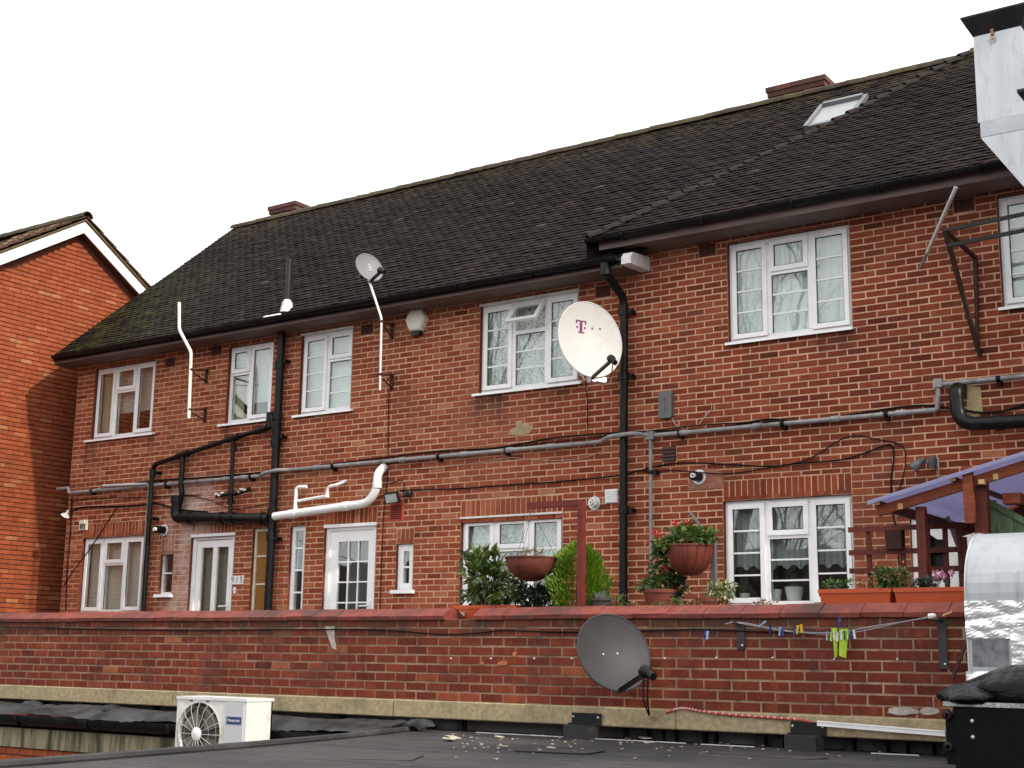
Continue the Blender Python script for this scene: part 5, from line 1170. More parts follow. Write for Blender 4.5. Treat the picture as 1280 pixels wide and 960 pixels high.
curtain('W5', .02, .98, .02, .98, NET, 'white net curtain in the upper window at the right edge', amp=.006)
curtain('L4', .02, .98, .34, .98, NET2, 'scalloped half-length net curtain in the lower right window', scallop=.05, waves=18, amp=.014)
curtain('W1', .02, .27, .02, .98, CREAM, 'cream curtain drawn back in the top left window', waves=5, amp=.02)
curtain('W1', .28, .97, .36, .98, GREYB, 'grey roller blind half down in the top left window', amp=0, y=.2, name='roller_blind', cat='blind')
curtain('W2', .05, .97, .26, .98, PALEB, 'pale blind in the two-light window left of the soil stack', amp=.0, name='roller_blind', cat='blind')
curtain('W2', .03, .25, .02, .7, CREAM, 'cream curtain edge in the two-light window left of the soil stack', waves=3, y=.15)
curtain('W3a', .03, .97, .02, .98, PALEB, 'pale blind in the two-light window right of the soil stack', amp=.0, name='roller_blind', cat='blind')
curtain('L1', .02, .98, .02, .98, GREYB, 'greyish blind in the lower left window', amp=.003, waves=30, name='roller_blind', cat='blind')
curtain('D2', .3, .95, .3, .97, M('dark_blind', (.13, .13, .135), .9), 'grey blind behind the grid door panes', amp=.003, waves=20, name='roller_blind', cat='blind')
curtain('D1', .1, .9, .3, .97, M('hall_curtain', (.28, .27, .24), .9), 'dark curtain behind the two-pane door', amp=.01, waves=6)
for px, s in ((967, .085), (992, .10), (930, .06)):      # pots on the sill inside the lower right window
    p = at(px, 745, .2); mb = MB(); mb.lathe([(0, 0), (s*.75, 0), (s, s*1.5), (s*.9, s*1.5), (s*.85, s*1.3), (0, s*1.3)], (p.x, .22, .66), 16); t = thing('sill_pot', (p.x, .22, .66), {967: 'middle white pot on the sill inside the lower right window', 992: 'largest white pot on the sill inside the lower right window', 930: 'smallest pot on the sill inside the lower right window'}[px], 'plant pot', 'pots on the inner sill'); mb.build('pot', WHITEP, t, True)
    mb = MB()
    for k in range(9): a_ = k*.7; mb.tube([(p.x, .22, .66+s), (p.x+.05*math.cos(a_), .22+.04*math.sin(a_), .66+s+random.uniform(.1, .3))], [.006, .002], 4)
    mb.build('leaves', LEAF_GER, t)
mb = MB(); mb.box((-6.7, .13, .63), (-5.1, .34, .659)); solo(mb, 'window_board', UPVC_DULL, 'white inner window board behind the lower right window', 'window board')

# ------------------------------------------------------------------ air conditioner
AY_ = -5.42; a0 = at(222, 875, AY_); a1 = at(309, 872, AY_); AX0, AX1, AT, AB = a0.x, a1.x, -.375, -.96
t = thing('air_conditioner', ((AX0+AX1)/2, AY_+.15, AB), 'cream outdoor air conditioner unit with round fan grille', 'air conditioner')
mb = MB(); fx = AX0+.285; fz = -.655; fr_ = .262
n = 32; circ = [V(fx+fr_*math.cos(2*math.pi*k/n), AY_, fz+fr_*math.sin(2*math.pi*k/n)) for k in range(n)]
sqx0, sqx1 = AX0, AX0+.58
def sqp(a):
    c_, s_ = math.cos(a), math.sin(a); tx = ((sqx1 if c_ > 0 else sqx0)-fx)/c_ if abs(c_) > 1e-6 else 1e9; tz = ((AT if s_ > 0 else AB)-fz)/s_ if abs(s_) > 1e-6 else 1e9
    k_ = min(abs(tx), abs(tz)); return V(fx+c_*k_, AY_, fz+s_*k_)
outer = [sqp(2*math.pi*k/n) for k in range(n)]
mb.add(circ+outer, [(k, (k+1) % n, n+(k+1) % n, n+k) for k in range(n)])
for cx, cz in ((sqx0, AT), (sqx1, AT), (sqx0, AB), (sqx1, AB)):
    a_ = math.atan2(cz-fz, cx-fx) % (2*math.pi); k = int(a_/(2*math.pi)*n); mb.add([outer[k % n], (cx, AY_, cz), outer[(k+1) % n]], [(0, 1, 2)])
mb.box((sqx1+.0, AY_, AB), (AX1, AY_+.02, AT)); mb.box((AX0, AY_+.0205, AB), (AX0+.01, AY_+.3, AT)); mb.box((AX1-.012, AY_+.0205, AB), (AX1, AY_+.3, AT)); mb.box((AX0, AY_+.285, AB), (AX1, AY_+.3, AT-.001)); mb.box((AX0-.006, AY_-.008, AT), (AX1+.006, AY_+.31, AT+.025)); mb.box((AX0, AY_+.02, AB), (AX1, AY_+.3, AB+.02))
mb.add([v for v in circ]+[v+V(0, .05, 0) for v in circ], [(k, n+k, n+(k+1) % n, (k+1) % n) for k in range(n)])
mb.build('casing', ACW, t)
mb = MB(); mb.lathe([(0, -.052), (.3, -.052)], (fx, AY_, fz), 24, axis=(0, -1, 0)); mb.build('fan_cavity', M('coil_grey', (.075, .068, .06), .7, var=.3, scale=60), t)
for k in range(4):
    a_ = k*math.pi/2+.4; mb = MB(); c_ = V(fx, AY_+.03, fz)
    pts = [c_+V(.06*math.cos(a_), 0, .06*math.sin(a_)), c_+V(.23*math.cos(a_-.1), .015, .23*math.sin(a_-.1)), c_+V(.24*math.cos(a_+.9), -.012, .24*math.sin(a_+.9)), c_+V(.07*math.cos(a_+.8), -.005, .07*math.sin(a_+.8))]
    mb.add(pts+[p_+V(0, .004, 0) for p_ in pts], [(0, 1, 2, 3), (7, 6, 5, 4), (0, 4, 5, 1), (1, 5, 6, 2), (2, 6, 7, 3), (3, 7, 4, 0)]); mb.build('fan_blade', M('fan_grey', (.16, .15, .135), .6), t)
gg = MB()
for k in range(16): a_ = 2*math.pi*k/16; gg.tube([(fx+.05*math.cos(a_), AY_-.028, fz+.05*math.sin(a_)), (fx+.2*math.cos(a_), AY_-.03, fz+.2*math.sin(a_)), (fx+.268*math.cos(a_), AY_-.003, fz+.268*math.sin(a_))], .0026, 5)
for r_ in (.15, .225, .262): gg.tube([(fx+r_*math.cos(2*math.pi*k/28), AY_-(.03 if r_ < .22 else .018 if r_ < .25 else .004), fz+r_*math.sin(2*math.pi*k/28)) for k in range(29)],   .0009 if r_ < .25 else .005, 4, False)
gg.build('grille', M('grille_wire', (.50, .47, .40), .5), t)
mb = MB(); mb.lathe([(0, .04), (.04, .038), (.056, .03), (.056, .02)], (fx, AY_, fz), 20, axis=(0, -1, 0)); mb.build('hub_cap', WHITEP, t, True)
mb = MB(); mb.box((AX0+.60, AY_-.006, AB+.01), (AX1-.03, AY_-.0005, AT-.015)); mb.build('grey_panel', ACG, t)
lx = (AX0+.60+AX1-.03)/2; mb = MB(); mb.box((lx-.085, AY_-.0095, -.56), (lx+.085, AY_-.0065, -.50)); o = mb.build('name_plate', NAVY, t)
me = text_mesh('Panasonic', .036); me.materials.clear(); me.materials.append(WHITEP); place('lettering', me, (lx, AY_-.0115, -.53), o, quat=Matrix.Rotation(R(90), 4, 'X').to_quaternion())
for x in (AX0+.12, AX1-.12): mb = MB(); mb.box((x-.02, AY_-.02, AB-.03), (x+.02, -4.93, AB-.0005)); mb.bar((x, AY_+.05, AB-.03), (x, -4.935, AB-.3), .03, .02); mb.build('mounting_arm', GALVP, t)
for x in (AX0+.16, AX0+.36): mb = MB(); mb.box((x, AY_-.0095, AT-.012), (x+.03, AY_-.0005, AT-.004)); mb.build('clip', DARK, t)

# ------------------------------------------------------------------ ducts on the right
t = thing('duct_elbow', (-2.2, -4.9, -.2), 'galvanised duct elbow with foil tape at the right end of the parapet', 'duct')
DX0, DX1 = -2.575, -1.75
def yz(o): 
    pts = [(-4.98+o, -.12), (-4.98+o, .45)]
    for k in range(1, 11): a_ = math.pi-math.pi/2*k/10; rr = .40-o; pts.append((-4.58+rr*math.cos(a_), .45+rr*math.sin(a_)))
    pts.append((-2.3, .85-o)); return pts
out_ = yz(0); inn = [(-4.50, -.12), (-4.50, .37), (-4.47, .42), (-4.42, .435), (-2.3, .435)]
mb = MB(); mb.prism(out_+inn[::-1], DX0, DX1, 'X'); o = mb.build('elbow', GALV, t)
for X_ in (DX0-.004, DX1): mb = MB(); mb.tube([V(X_, p[0], p[1]) for p in out_], .008, 6); mb.build('seam', GALVP, t, True)
def crinkle(x0, x1, z0, z1, y, amp, seed, nx=60, nz=26):
    rk = random.Random(seed); mb = MB(); ph = [(rk.uniform(-22, 22), rk.uniform(8, 45), rk.uniform(0, 6.3), rk.uniform(.2, 1)) for _ in range(9)]; vs = []
    for i in range(nx+1):
        for j in range(nz+1):
            x, z = x0+(x1-x0)*i/nx, z0+(z1-z0)*j/nz; h = sum(w*abs(math.sin(a_*x+b_*z+p_)) for a_, b_, p_, w in ph)/7; vs.append((x, y-amp*h-rk.uniform(0, amp*.06), z))
    mb.add(vs, [(i*(nz+1)+j, (i+1)*(nz+1)+j, (i+1)*(nz+1)+j+1, i*(nz+1)+j+1) for i in range(nx) for j in range(nz)]); return mb
crinkle(DX0-.01, DX1+.01, .17, .40, -4.985, .03, 2).build('foil_band', FOIL, t)
crinkle(DX0+.26, DX0+.36, -.08, .2, -4.985, .025, 3, 20, 40).build('foil_strip', FOIL, t)
crinkle(DX0-.02, DX1+.01, -.11, -.03, -4.985, .03, 4, 60, 10).build('foil_band', FOIL, t)
mb = MB(); mb.box((DX0+.02, -4.984, .0), (DX0+.24, -4.9815, .16)); mb.build('patch', M('dull_zinc', (.20, .205, .21), .5, .5, .4, 18), t)
mb = MB(); mb.box((DX0-.06, -5.12, -.132), (DX1, -4.5, -.121)); mb.build('flange', M('white_lip', (.62, .61, .6), .5, var=.2, scale=30), t)
mb = MB(); mb.box((DX0+.05, -4.93, FZ), (DX1-.05, -4.55, -.1325)); mb.build('base_duct', M('dull_zinc', (.2, .2, .2)), t)
mb = MB(); mb.bar(at(1190, 850, PY-.06), at(1209, 800, PY-.06), .02, .02); mb.build('stay', M('dark_stay', (.06, .03, .03), .7), t)
# tall kitchen extract duct by the eaves
t = thing('extract_duct', (-3.1, -.9, 3.9), 'tall square galvanised extract duct with black hood at the top right', 'duct')
Yd = -1.0; p1 = at(1216, 62, Yd); p2 = at(1229, 172, Yd); x0 = p1.x+.01; w_ = .45; zt = 6.02; zb = p2.z
mb = MB(); mb.box((x0, Yd, zb+.16), (x0+w_, Yd+.42, zt)); mb.build('upright', GALV, t)
mb = MB(); mb.box((x0+.02, Yd-.003, zb+.005), (x0+w_+.02, Yd+.423, zb+.157)); mb.build('collar', M('galv_dull', (.42, .44, .45), .5, .5, .12, 4), t)
vs = [(x0+.02, Yd-.003, zb), (x0+.02+w_, Yd-.003, zb), (x0+.02+w_, Yd+.423, zb), (x0+.02, Yd+.423, zb)]; sh = [(v[0]+.62, v[1], v[2]-.95) for v in vs]
mb = MB(); mb.add(vs+sh, [(0, 1, 2, 3), (7, 6, 5, 4)]+[(i, 4+i, 4+(i+1) % 4, (i+1) % 4) for i in range(4)]); mb.build('offset_bend', GALV, t)
vs2 = sh; sh2 = [(v[0], v[1], v[2]-3.0) for v in sh]; mb = MB(); mb.add([(v[0], v[1], v[2]-.002) for v in vs2]+sh2, [(0, 1, 2, 3), (7, 6, 5, 4)]+[(i, 4+i, 4+(i+1) % 4, (i+1) % 4) for i in range(4)]); mb.build('lower_run', GALV, t)
HOOD = M('black_hood', (.014, .012, .014), .6, .2, .3, dirt=(.03, .03, .02), dscale=6)
mb = MB(); e = .09; hz = zt+.17
b_ = [(x0-.005, Yd-.005), (x0+w_+.005, Yd-.005), (x0+w_+.005, Yd+.425), (x0-.005, Yd+.425)]; tt = [(x0-e, Yd-e), (x0+w_+e, Yd-e), (x0+w_+e, Yd+.42+e), (x0-e, Yd+.42+e)]
mb.add([(p_[0], p_[1], zt+.002) for p_ in b_]+[(p_[0], p_[1], hz) for p_ in tt]+[(p_[0], p_[1], hz+.02) for p_ in tt], [(i, (i+1) % 4, 4+(i+1) % 4, 4+i) for i in range(4)]+[(4+i, 4+(i+1) % 4, 8+(i+1) % 4, 8+i) for i in range(4)]+[(8, 9, 10, 11)])
mb.build('hood', HOOD, t)
mb = MB(); mb.box((x0+.17, Yd-.02, zt-.03), (x0+.20, Yd-.006, zt+.09)); mb.lathe([(0, .006), (.008, .004), (.009, 0)], (x0+.185, Yd-.004, zt-.07), 8, axis=(0, -1, 0)); mb.build('hood_strap', M('rust_streak', (.32, .17, .09), .8), t)
mb = MB(); mb.prism([(x0+.18+.05*math.cos(k*.52)*(.7+.3*math.sin(k*2.3)), zt-.075+.07*math.sin(k*.52)*(.75+.3*math.cos(k*1.7))) for k in range(12)], Yd-.003, Yd-.001, 'Y'); mb.build('rust_stain', M('pale_rust', (.44, .39, .34), .6, .3, .25, 18), t)
t = thing('flue_cowl', at(1300, 122, -1.6), 'black cowl corner poking in at the right edge beside the tall duct', 'cowl')
p = at(1271, 112, -1.6); mb = MB(); mb.box((p.x, -1.6, p.z-.03), (p.x+.4, -1.2, p.z)); mb.add([(p.x+.0, -1.6, p.z-.031), (p.x+.4, -1.6, p.z-.031), (p.x+.4, -1.2, p.z-.031), (p.x, -1.2, p.z-.031), (p.x+.1, -1.5, p.z-.16), (p.x+.3, -1.5, p.z-.16), (p.x+.3, -1.3, p.z-.16), (p.x+.1, -1.3, p.z-.16)], [(i, (i+1) % 4, 4+(i+1) % 4, 4+i) for i in range(4)]); mb.build('hood', HOOD, t)
mb = MB(); mb.cyl((p.x+.2, -1.4, -.42), (p.x+.2, -1.4, p.z-.15), .1); mb.build('pipe', GALV, t, True)
# black timber box and rubbish bags
BY = -6.0; bx0 = at(1191, 880, BY).x
t = thing('black_box', (bx0+.4, BY+.3, FZ), 'black boarded box on the felt roof, bottom right corner', 'box')
BLK = M('black_board', (.0035, .0035, .004), .5, var=.3, scale=12, spec=.12)
mb = MB(); mb.box((bx0, BY, FZ), (bx0+.95, BY+.62, -.205)); mb.build('body', BLK, t)
mb = MB(); mb.box((bx0-.045, BY+.0, FZ+.06), (bx0-.001, BY+.5, -.255)); mb.build('side_board', BLK, t)
for z in (-.29, -.375): mb = MB(); mb.lathe([(0, .006), (.009, .004), (.011, 0)], (bx0+.10, BY-.0005, z), 10, axis=(0, -1, 0)); mb.build('bolt', GALVP, t, True)
for z in (-.262, -.43): mb = MB(); mb.lathe([(.012, .03), (.026, .028), (.028, 0)], (bx0-.03, BY-.001, z), 12, axis=(0, -1, 0)); mb.build('castor', M('black_rubber', (.01,)*3, .3), t, True)
crinkle(bx0-.05, bx0+.95, -.215, -.19, BY-.004, .02, 8, 80, 5).build('torn_lining', M('torn_plastic', (.35, .34, .33), .4, var=.5, scale=40), t)
def bag(c, r, seed, label, lean=0., knot=(0, 0)):
    """slumped sack: pleats fan out from the gathered neck, the bottom sits flat"""
    rk = random.Random(seed); mb = MB(); nu, nv_ = 120, 40; vs = []
    pl_ = [(rk.randint(5, 22), rk.uniform(-1.5, 1.5), rk.uniform(0, 6.3), rk.uniform(.3, 1)) for _ in range(10)]; sg = [(rk.randint(1, 3), rk.uniform(.5, 2.5), rk.uniform(0, 6.3), rk.uniform(.05, .13)) for _ in range(4)]
    for j in range(nv_+1):
        th = math.pi*j/nv_; s_ = max(0, math.sin(th)); z = math.cos(th)
        for i in range(nu):
            f = 2*math.pi*i/nu; ridge = sum(w*(1-abs(math.sin(.5*(a_*f+b_*th*2+p_)))**.6) for a_, b_, p_, w in pl_)/5-.4
            k = 1+s_*sum(w*math.sin(a_*f+b_*th+p_) for a_, b_, p_, w in sg)+.085*ridge*min(1, s_*3)
            zz = max(z, -.5); neck = .5*max(0, z)**9
            kx = max(0, z)**2
            vs.append((c[0]+r[0]*k*s_**.8*math.cos(f)+lean*z+knot[0]*kx, c[1]+r[1]*k*s_**.8*math.sin(f)+knot[1]*kx, c[2]+r[2]*(zz*(1+.10*ridge)+neck)))
    mb.add(vs, [(j*nu+i, j*nu+(i+1) % nu, (j+1)*nu+(i+1) % nu, (j+1)*nu+i) for j in range(nv_) for i in range(nu)])
    o = solo(mb, 'rubbish_bag', BAG, label, 'rubbish bag', 'black rubbish bags', True)
    o.data.set_sharp_from_angle(angle=R(170)); return o
bag((bx0+.30, BY+.28, -.16), (.33, .27, .115), 3, 'larger crumpled black bag heaped on the black box')
bag((bx0+.06, BY+.12, -.175), (.18, .14, .055), 5, 'flat black bag hanging over the left edge of the black box', -.03)
bag((bx0+.66, BY+.3, -.155), (.26, .25, .125), 9, 'black bag on the black box cut by the right edge')

# ------------------------------------------------------------------ canopy, trellis, shed on the terrace
CY0, CY1 = -3.2, -1.3
t = thing('timber_canopy', (-3.2, -2.3, -.43), 'timber lean-to canopy with purple plastic roof sheets', 'canopy')
L0, L1_ = at(1097, 627, CY0), at(1290, 566, CY0)
sl = (L1_.z-L0.z)/(L1_.x-L0.x); XE = L0.x+1.9; zl = lambda x: L0.z-.035+(x-L0.x)*sl
mb = MB(); mb.bar((L0.x, CY0, zl(L0.x)-.045), (XE, CY0, zl(XE)-.045), .04, .078); mb.build('beam', TIMBER_O, t)
mb = MB(); mb.bar((L0.x, CY1, zl(L0.x)-.055), (XE, CY1, zl(XE)-.055), .05, .10); mb.build('beam', TIMBER_R, t)
mb = MB(); mb.bar((L0.x+.14, CY0+.026, zl(L0.x+.14)-.07), (L0.x+.14, CY1, zl(L0.x+.14)-.07), .045, .07); mb.build('beam', TIMBER_R, t)
for i, x in enumerate((L0.x+.02, L0.x+.62, L0.x+1.22)):
    mb = MB(); mb.bar((x, CY0-.07, zl(x)+.012), (x, CY1, zl(x)+.012), .045, .03); o = mb.build('purlin', TIMBER_R, t)
    mb = MB(); mb.box((x-.022, CY0-.074, zl(x)-.003), (x+.022, CY0-.0705, zl(x)+.026)); mb.build('cut_end', TIMBER_RAW, o)
for x in (L0.x+.19, L0.x+.93): mb = MB(); mb.box((x-.02, CY0-.029, zl(x)-.085), (x+.02, CY0-.0255, zl(x)-.04)); mb.build('joint_block', TIMBER_RAW, t)
mb = MB(); n = 36; vs = []
for i in range(n+1):
    x = L0.x-.05+(XE-L0.x+.1)*i/n; z = zl(x)+.038+.003*math.sin(i*1.2); vs += [(x, CY0-.09, z), (x, CY1+.05, z), (x, CY0-.09, z-.006), (x, CY1+.05, z-.006)]
mb.add(vs, [f for i in range(n) for f in ((4*i, 4*i+4, 4*i+5, 4*i+1), (4*i+2, 4*i+3, 4*i+7, 4*i+6), (4*i, 4*i+2, 4*i+6, 4*i+4))]); mb.build('roof_sheet', PURPLE, t)
mb = MB(); mb.bar((L0.x-.05, CY0-.094, zl(L0.x-.05)+.03), (XE+.05, CY0-.094, zl(XE+.05)+.03), .006, .03); mb.build('sheet_edge', PURPLE, t)
pp = at(1151, 640, CY0+.05); mb = MB(); mb.box((pp.x-.035, CY0+.027, -.43), (pp.x+.035, CY0+.095, zl(pp.x)-.10)); mb.build('post', TIMBER_R, t)
pq = at(1214, 600, CY0); mb = MB(); mb.box((pq.x-.045, CY0-.075, zl(pq.x)-.36), (pq.x+.03, CY0-.0295, zl(pq.x)+.075)); mb.build('post_cleat', TIMBER_O, t)
mb = MB(); mb.box((pq.x+.0, CY0+.027, -.43), (pq.x+.10, CY0+.11, zl(pq.x)-.02)); mb.build('post', TIMBER_R, t)
mb = MB(); mb.box((pq.x+.075, CY0-.08, zl(pq.x)-.07), (pq.x+.115, CY0+.0, zl(pq.x)-.035)); mb.build('stub', TIMBER_RAW, t)
for x in (L0.x+.06, XE-.05): mb = MB(); mb.box((x, CY1-.03, -.43), (x+.06, CY1+.03, zl(x)-.11)); mb.build('post', TIMBER_R, t)
# trellis
t = thing('trellis', (-3.7, -2.4, -.43), 'dark red timber trellis behind the troughs by the white door', 'trellis')
TY = -2.4; tx0, tx1 = at(1062, 690, TY).x, at(1210, 690, TY).x
for py in (661, 690, 713, 745): z = at(1100, py, TY).z; mb = MB(); mb.box((tx0, TY-.02, z-.022), (tx1, TY, z+.022)); mb.build('slat', TIMBER_R, t)
for px in (1086, 1128, 1160, 1182, 1200): x = at(px, 690, TY).x; mb = MB(); mb.box((x-.02, TY+.001, -.43), (x+.02, TY+.02, 1.16)); mb.build('upright', TIMBER_R, t)
mb = MB(); p_ = at(1117, 673, TY-.05); mb.box((p_.x-.07, TY-.06, p_.z-.09), (p_.x+.07, TY-.021, p_.z+.07)); solo(mb, 'small_box', M('brown_box', (.05, .016, .012), .7), 'small dark brown box hung on the trellis', 'box')
mb = MB(); p_ = at(1170, 690, TY+.1); mb.box((p_.x-.07, TY+.06, p_.z-.16), (p_.x+.07, TY+.12, p_.z+.10)); mb.add([(p_.x-.07, TY+.06, p_.z+.101), (p_.x+.02, TY+.06, p_.z+.101), (p_.x-.05, TY+.06, p_.z+.15), (p_.x-.07, TY+.12, p_.z+.101), (p_.x+.02, TY+.12, p_.z+.101), (p_.x-.05, TY+.12, p_.z+.15)], [(0, 1, 2), (5, 4, 3), (0, 3, 4, 1), (1, 4, 5, 2), (2, 5, 3, 0)]); solo(mb, 'letter_box', M('black_box', (.012, .012, .013), .4), 'black post box behind the trellis against the white door', 'letter box')
mb = MB(); mb.bar(at(1184, 646, -2.0), at(1198, 684, -2.0), .02, .03); solo(mb, 'grey_strut', M('strut', (.2, .18, .17), .6), 'short slanting grey strut under the purple canopy', 'strut')
# green shed
t = thing('green_shed', (-2.6, -2.6, -.43), 'green boarded timber shed under the canopy behind the duct', 'shed')
s0 = at(1226, 640, -2.95).x
for i in range(9):
    x = s0+i*.122; mb = MB(); tz = 1.30-.19*i*.5*.7; mb.box((x, -2.95, -.43), (x+.118, -2.925, max(.9, 1.26-i*.075))); mb.build('board', TIMBER_G, t)
mb = MB(); mb.bar((s0-.02, -2.965, 1.30), (s0+1.1, -2.965, .62), .03, .045); mb.build('top_rail', TIMBER_G, t)
mb = MB(); mb.box((s0, -2.924, -.43), (s0+1.1, -2.2, .75)); mb.build('carcass', TIMBER_G, t)
mb = MB(); p_ = at(1262, 622, -3.05); mb.box((p_.x-.04, -3.1, p_.z-.05), (p_.x+.09, -2.97, p_.z+.03)); mb.build('timber_block', TIMBER_O, t)

# ------------------------------------------------------------------ planting
def leaf(mb, p, d, up, L, W, fold=.2):
    d = d.normalized(); s_ = d.cross(up); s_ = s_.normalized() if s_.length > 1e-4 else V(1, 0, 0); u = s_.cross(d)
    a_ = p; m1 = p+d*L*.45; e_ = p+d*L-u*L*.12
    mb.add([a_, m1+s_*W/2+u*W*fold, e_, m1-s_*W/2+u*W*fold, m1], [(0, 1, 4), (1, 2, 4), (2, 3, 4), (3, 0, 4)])
def rv(rk): 
    while True:
        v = V(rk.uniform(-1, 1), rk.uniform(-1, 1), rk.uniform(-1, 1))
        if .05 < v.length < 1: return v
def foliage(c, r, n, L, W, seed, droop=0., outward=.8, zmin=-1.):
    rk = random.Random(seed); mb = MB(); c = Vector(c); lumps = [rv(rk)*.62 for _ in range(9)]
    for _ in range(n):
        l = rk.choice(lumps); v = l+rv(rk)*.45
        if v.z < zmin: continue
        p = c+V(v.x*r[0], v.y*r[1], v.z*r[2]); d = v.normalized()*outward+rv(rk)*.8+V(0, 0, -droop+.15)
        leaf(mb, p, d, V(rk.uniform(-.4, .4), rk.uniform(-.4, .4), 1), L*rk.uniform(.65, 1.15), W*rk.uniform(.7, 1.2))
    return mb
def stems(c, r, n, z0, seed, rad=.006):
    rk = random.Random(seed); mb = MB(); c = Vector(c)
    for _ in range(n): v = rv(rk)*.6; mb.tube([(c.x+v.x*.05, c.y, z0), c+V(v.x*r[0]*.5, v.y*r[1]*.5, -r[2]*.3), c+V(v.x*r[0], v.y*r[1], v.z*r[2])], [rad, rad*.8, rad*.4], 5)
    return mb
STEM = M('stem', (.06, .045, .02), .8)
def trough(name, x0, x1, yc, zt, h, label, mat=TERRA, dep=.17):
    t = thing(name, ((x0+x1)/2, yc, zt-h), label, 'planter', 'terracotta troughs along the parapet'); mb = MB(); k = .03
    def ring(ins, z): return [(x0+ins, yc-dep/2+ins, z), (x1-ins, yc-dep/2+ins, z), (x1-ins, yc+dep/2-ins, z), (x0+ins, yc+dep/2-ins, z)]
    R_ = [ring(k, zt-h), ring(.008, zt-.03), ring(0, zt-.03), ring(0, zt), ring(.014, zt), ring(.02, zt-.03), ring(k+.005, zt-h+.01)]
    mb.add([v for q in R_ for v in q], [(3, 2, 1, 0)]+[(j*4+i, j*4+(i+1) % 4, (j+1)*4+(i+1) % 4, (j+1)*4+i) for j in range(len(R_)-1) for i in range(4)]); mb.build('tub', mat, t)
    mb = MB(); mb.box((x0+.022, yc-dep/2+.022, zt-.06), (x1-.022, yc+dep/2-.022, zt-.03)); mb.build('soil', SOIL, t)
    return t
def bench(x0, x1, yc, zt, label):
    t = thing('plank_bench', ((x0+x1)/2, yc, -.43), label, 'bench', 'plank benches behind the parapet')
    mb = MB(); mb.box((x0, yc-.1, zt-.03), (x1, yc+.1, zt)); mb.build('plank', TIMBER_R, t)
    for x in (x0+.05, x1-.1): mb = MB(); mb.box((x, yc-.08, -.43), (x+.05, yc+.08, zt-.0305)); mb.build('leg', TIMBER_R, t)
ty = -4.08
xa, xb, xc = at(1028, 740, ty).x, at(1120, 740, ty).x, at(1209, 740, ty).x; zt1 = at(1100, 736, ty).z
bench(xa-.1, xc+.2, ty, zt1-.20, 'plank bench under the two right-hand troughs'); bench(-7.1, -5.3, ty, .27, 'plank bench under the laurel and conifer pots')
t1 = trough('terracotta_trough', xa, xb-.008, ty, zt1, .20, 'left of the two orange troughs on the right, under green shrubs')
t2 = trough('terracotta_trough', xb+.008, xc+.1, ty, zt1, .20, 'orange trough with pink cyclamen nearest the duct')
for i, (px, nb_, seed) in enumerate(((1040, 60, 1), (1085, 30, 5), (1060, 40, 6))):
    p = at(px, 733, ty); foliage((p.x, ty, p.z+.015), (.09, .06, .03), nb_, .035, .02, 60+seed).build('seedlings', LEAF_DRY if i == 1 else LEAF_GER, t1)
p = at(1115, 722, ty); foliage((p.x, ty, p.z-.01), (.17, .09, .11), 500, .05, .022, 71, zmin=-.9).build('foliage', LEAF_GER, t1)
p = at(1115, 714, ty); mb = MB(); rk = random.Random(2)
for _ in range(14): q = p+V(rk.uniform(-.1, .12), rk.uniform(-.06, .0), rk.uniform(-.03, .06)); leaf(mb, q, rv(rk), V(0, 0, 1), .02, .018)
stuff(mb.build('flowers', M('orange_petal', (.6, .2, .06), .6), t1))
p = at(1160, 730, ty); foliage((p.x, ty, p.z), (.17, .08, .045), 320, .035, .026, 73).build('foliage', mat_leaf('grey_green_leaf', [(0, (.04, .055, .045)), (1, (.13, .16, .13))]), t2)
p = at(1180, 722, ty); mb = MB(); rk = random.Random(4)
for _ in range(34): q = p+V(rk.uniform(-.07, .07), rk.uniform(-.05, .03), rk.uniform(-.03, .03)); leaf(mb, q, V(rk.uniform(-.4, .4), rk.uniform(-.3, .3), 1), V(0, 1, 0), .03, .022)
stuff(mb.build('flowers', PETAL_P, t2))
# left trough with the laurel, in the gap of the coping
p0_, p1_ = at(573, 765, ty), at(650, 765, ty)
t = trough('terracotta_trough', p0_.x, p1_.x, ty, at(600, 757, ty).z, .19, 'orange trough under the laurel in the coping gap')
p = at(606, 728, ty); c = (p.x+.02, ty, p.z)
lau = thing('laurel_shrub', (p.x, ty, at(600, 757, ty).z), 'glossy green laurel growing from the left-hand trough', 'shrub')
foliage(c, (.42, .19, .27), 560, .12, .05, 81).build('foliage', LEAF_LAUREL, lau); stems(c, (.3, .14, .2), 16, at(600, 757, ty).z-.04, 82, .009).build('stems', STEM, lau)
p = at(672, 745, ty+.05); dk = thing('dark_leaf_shrub', (p.x, ty+.05, .3), 'dark leaved low shrub beneath the hanging basket', 'shrub')
foliage((p.x, ty+.05, p.z), (.27, .14, .13), 420, .075, .038, 84).build('foliage', LEAF_DARK, dk); stems((p.x, ty+.05, p.z), (.2, .1, .1), 9, .30, 85).build('stems', STEM, dk)
mb = MB(); mb.lathe([(0, 0), (.11, 0), (.14, .16), (.125, .16), (.12, .14), (0, .14)], (p.x, ty+.05, .27), 16); mb.build('pot', TERRA_DK, dk, True)
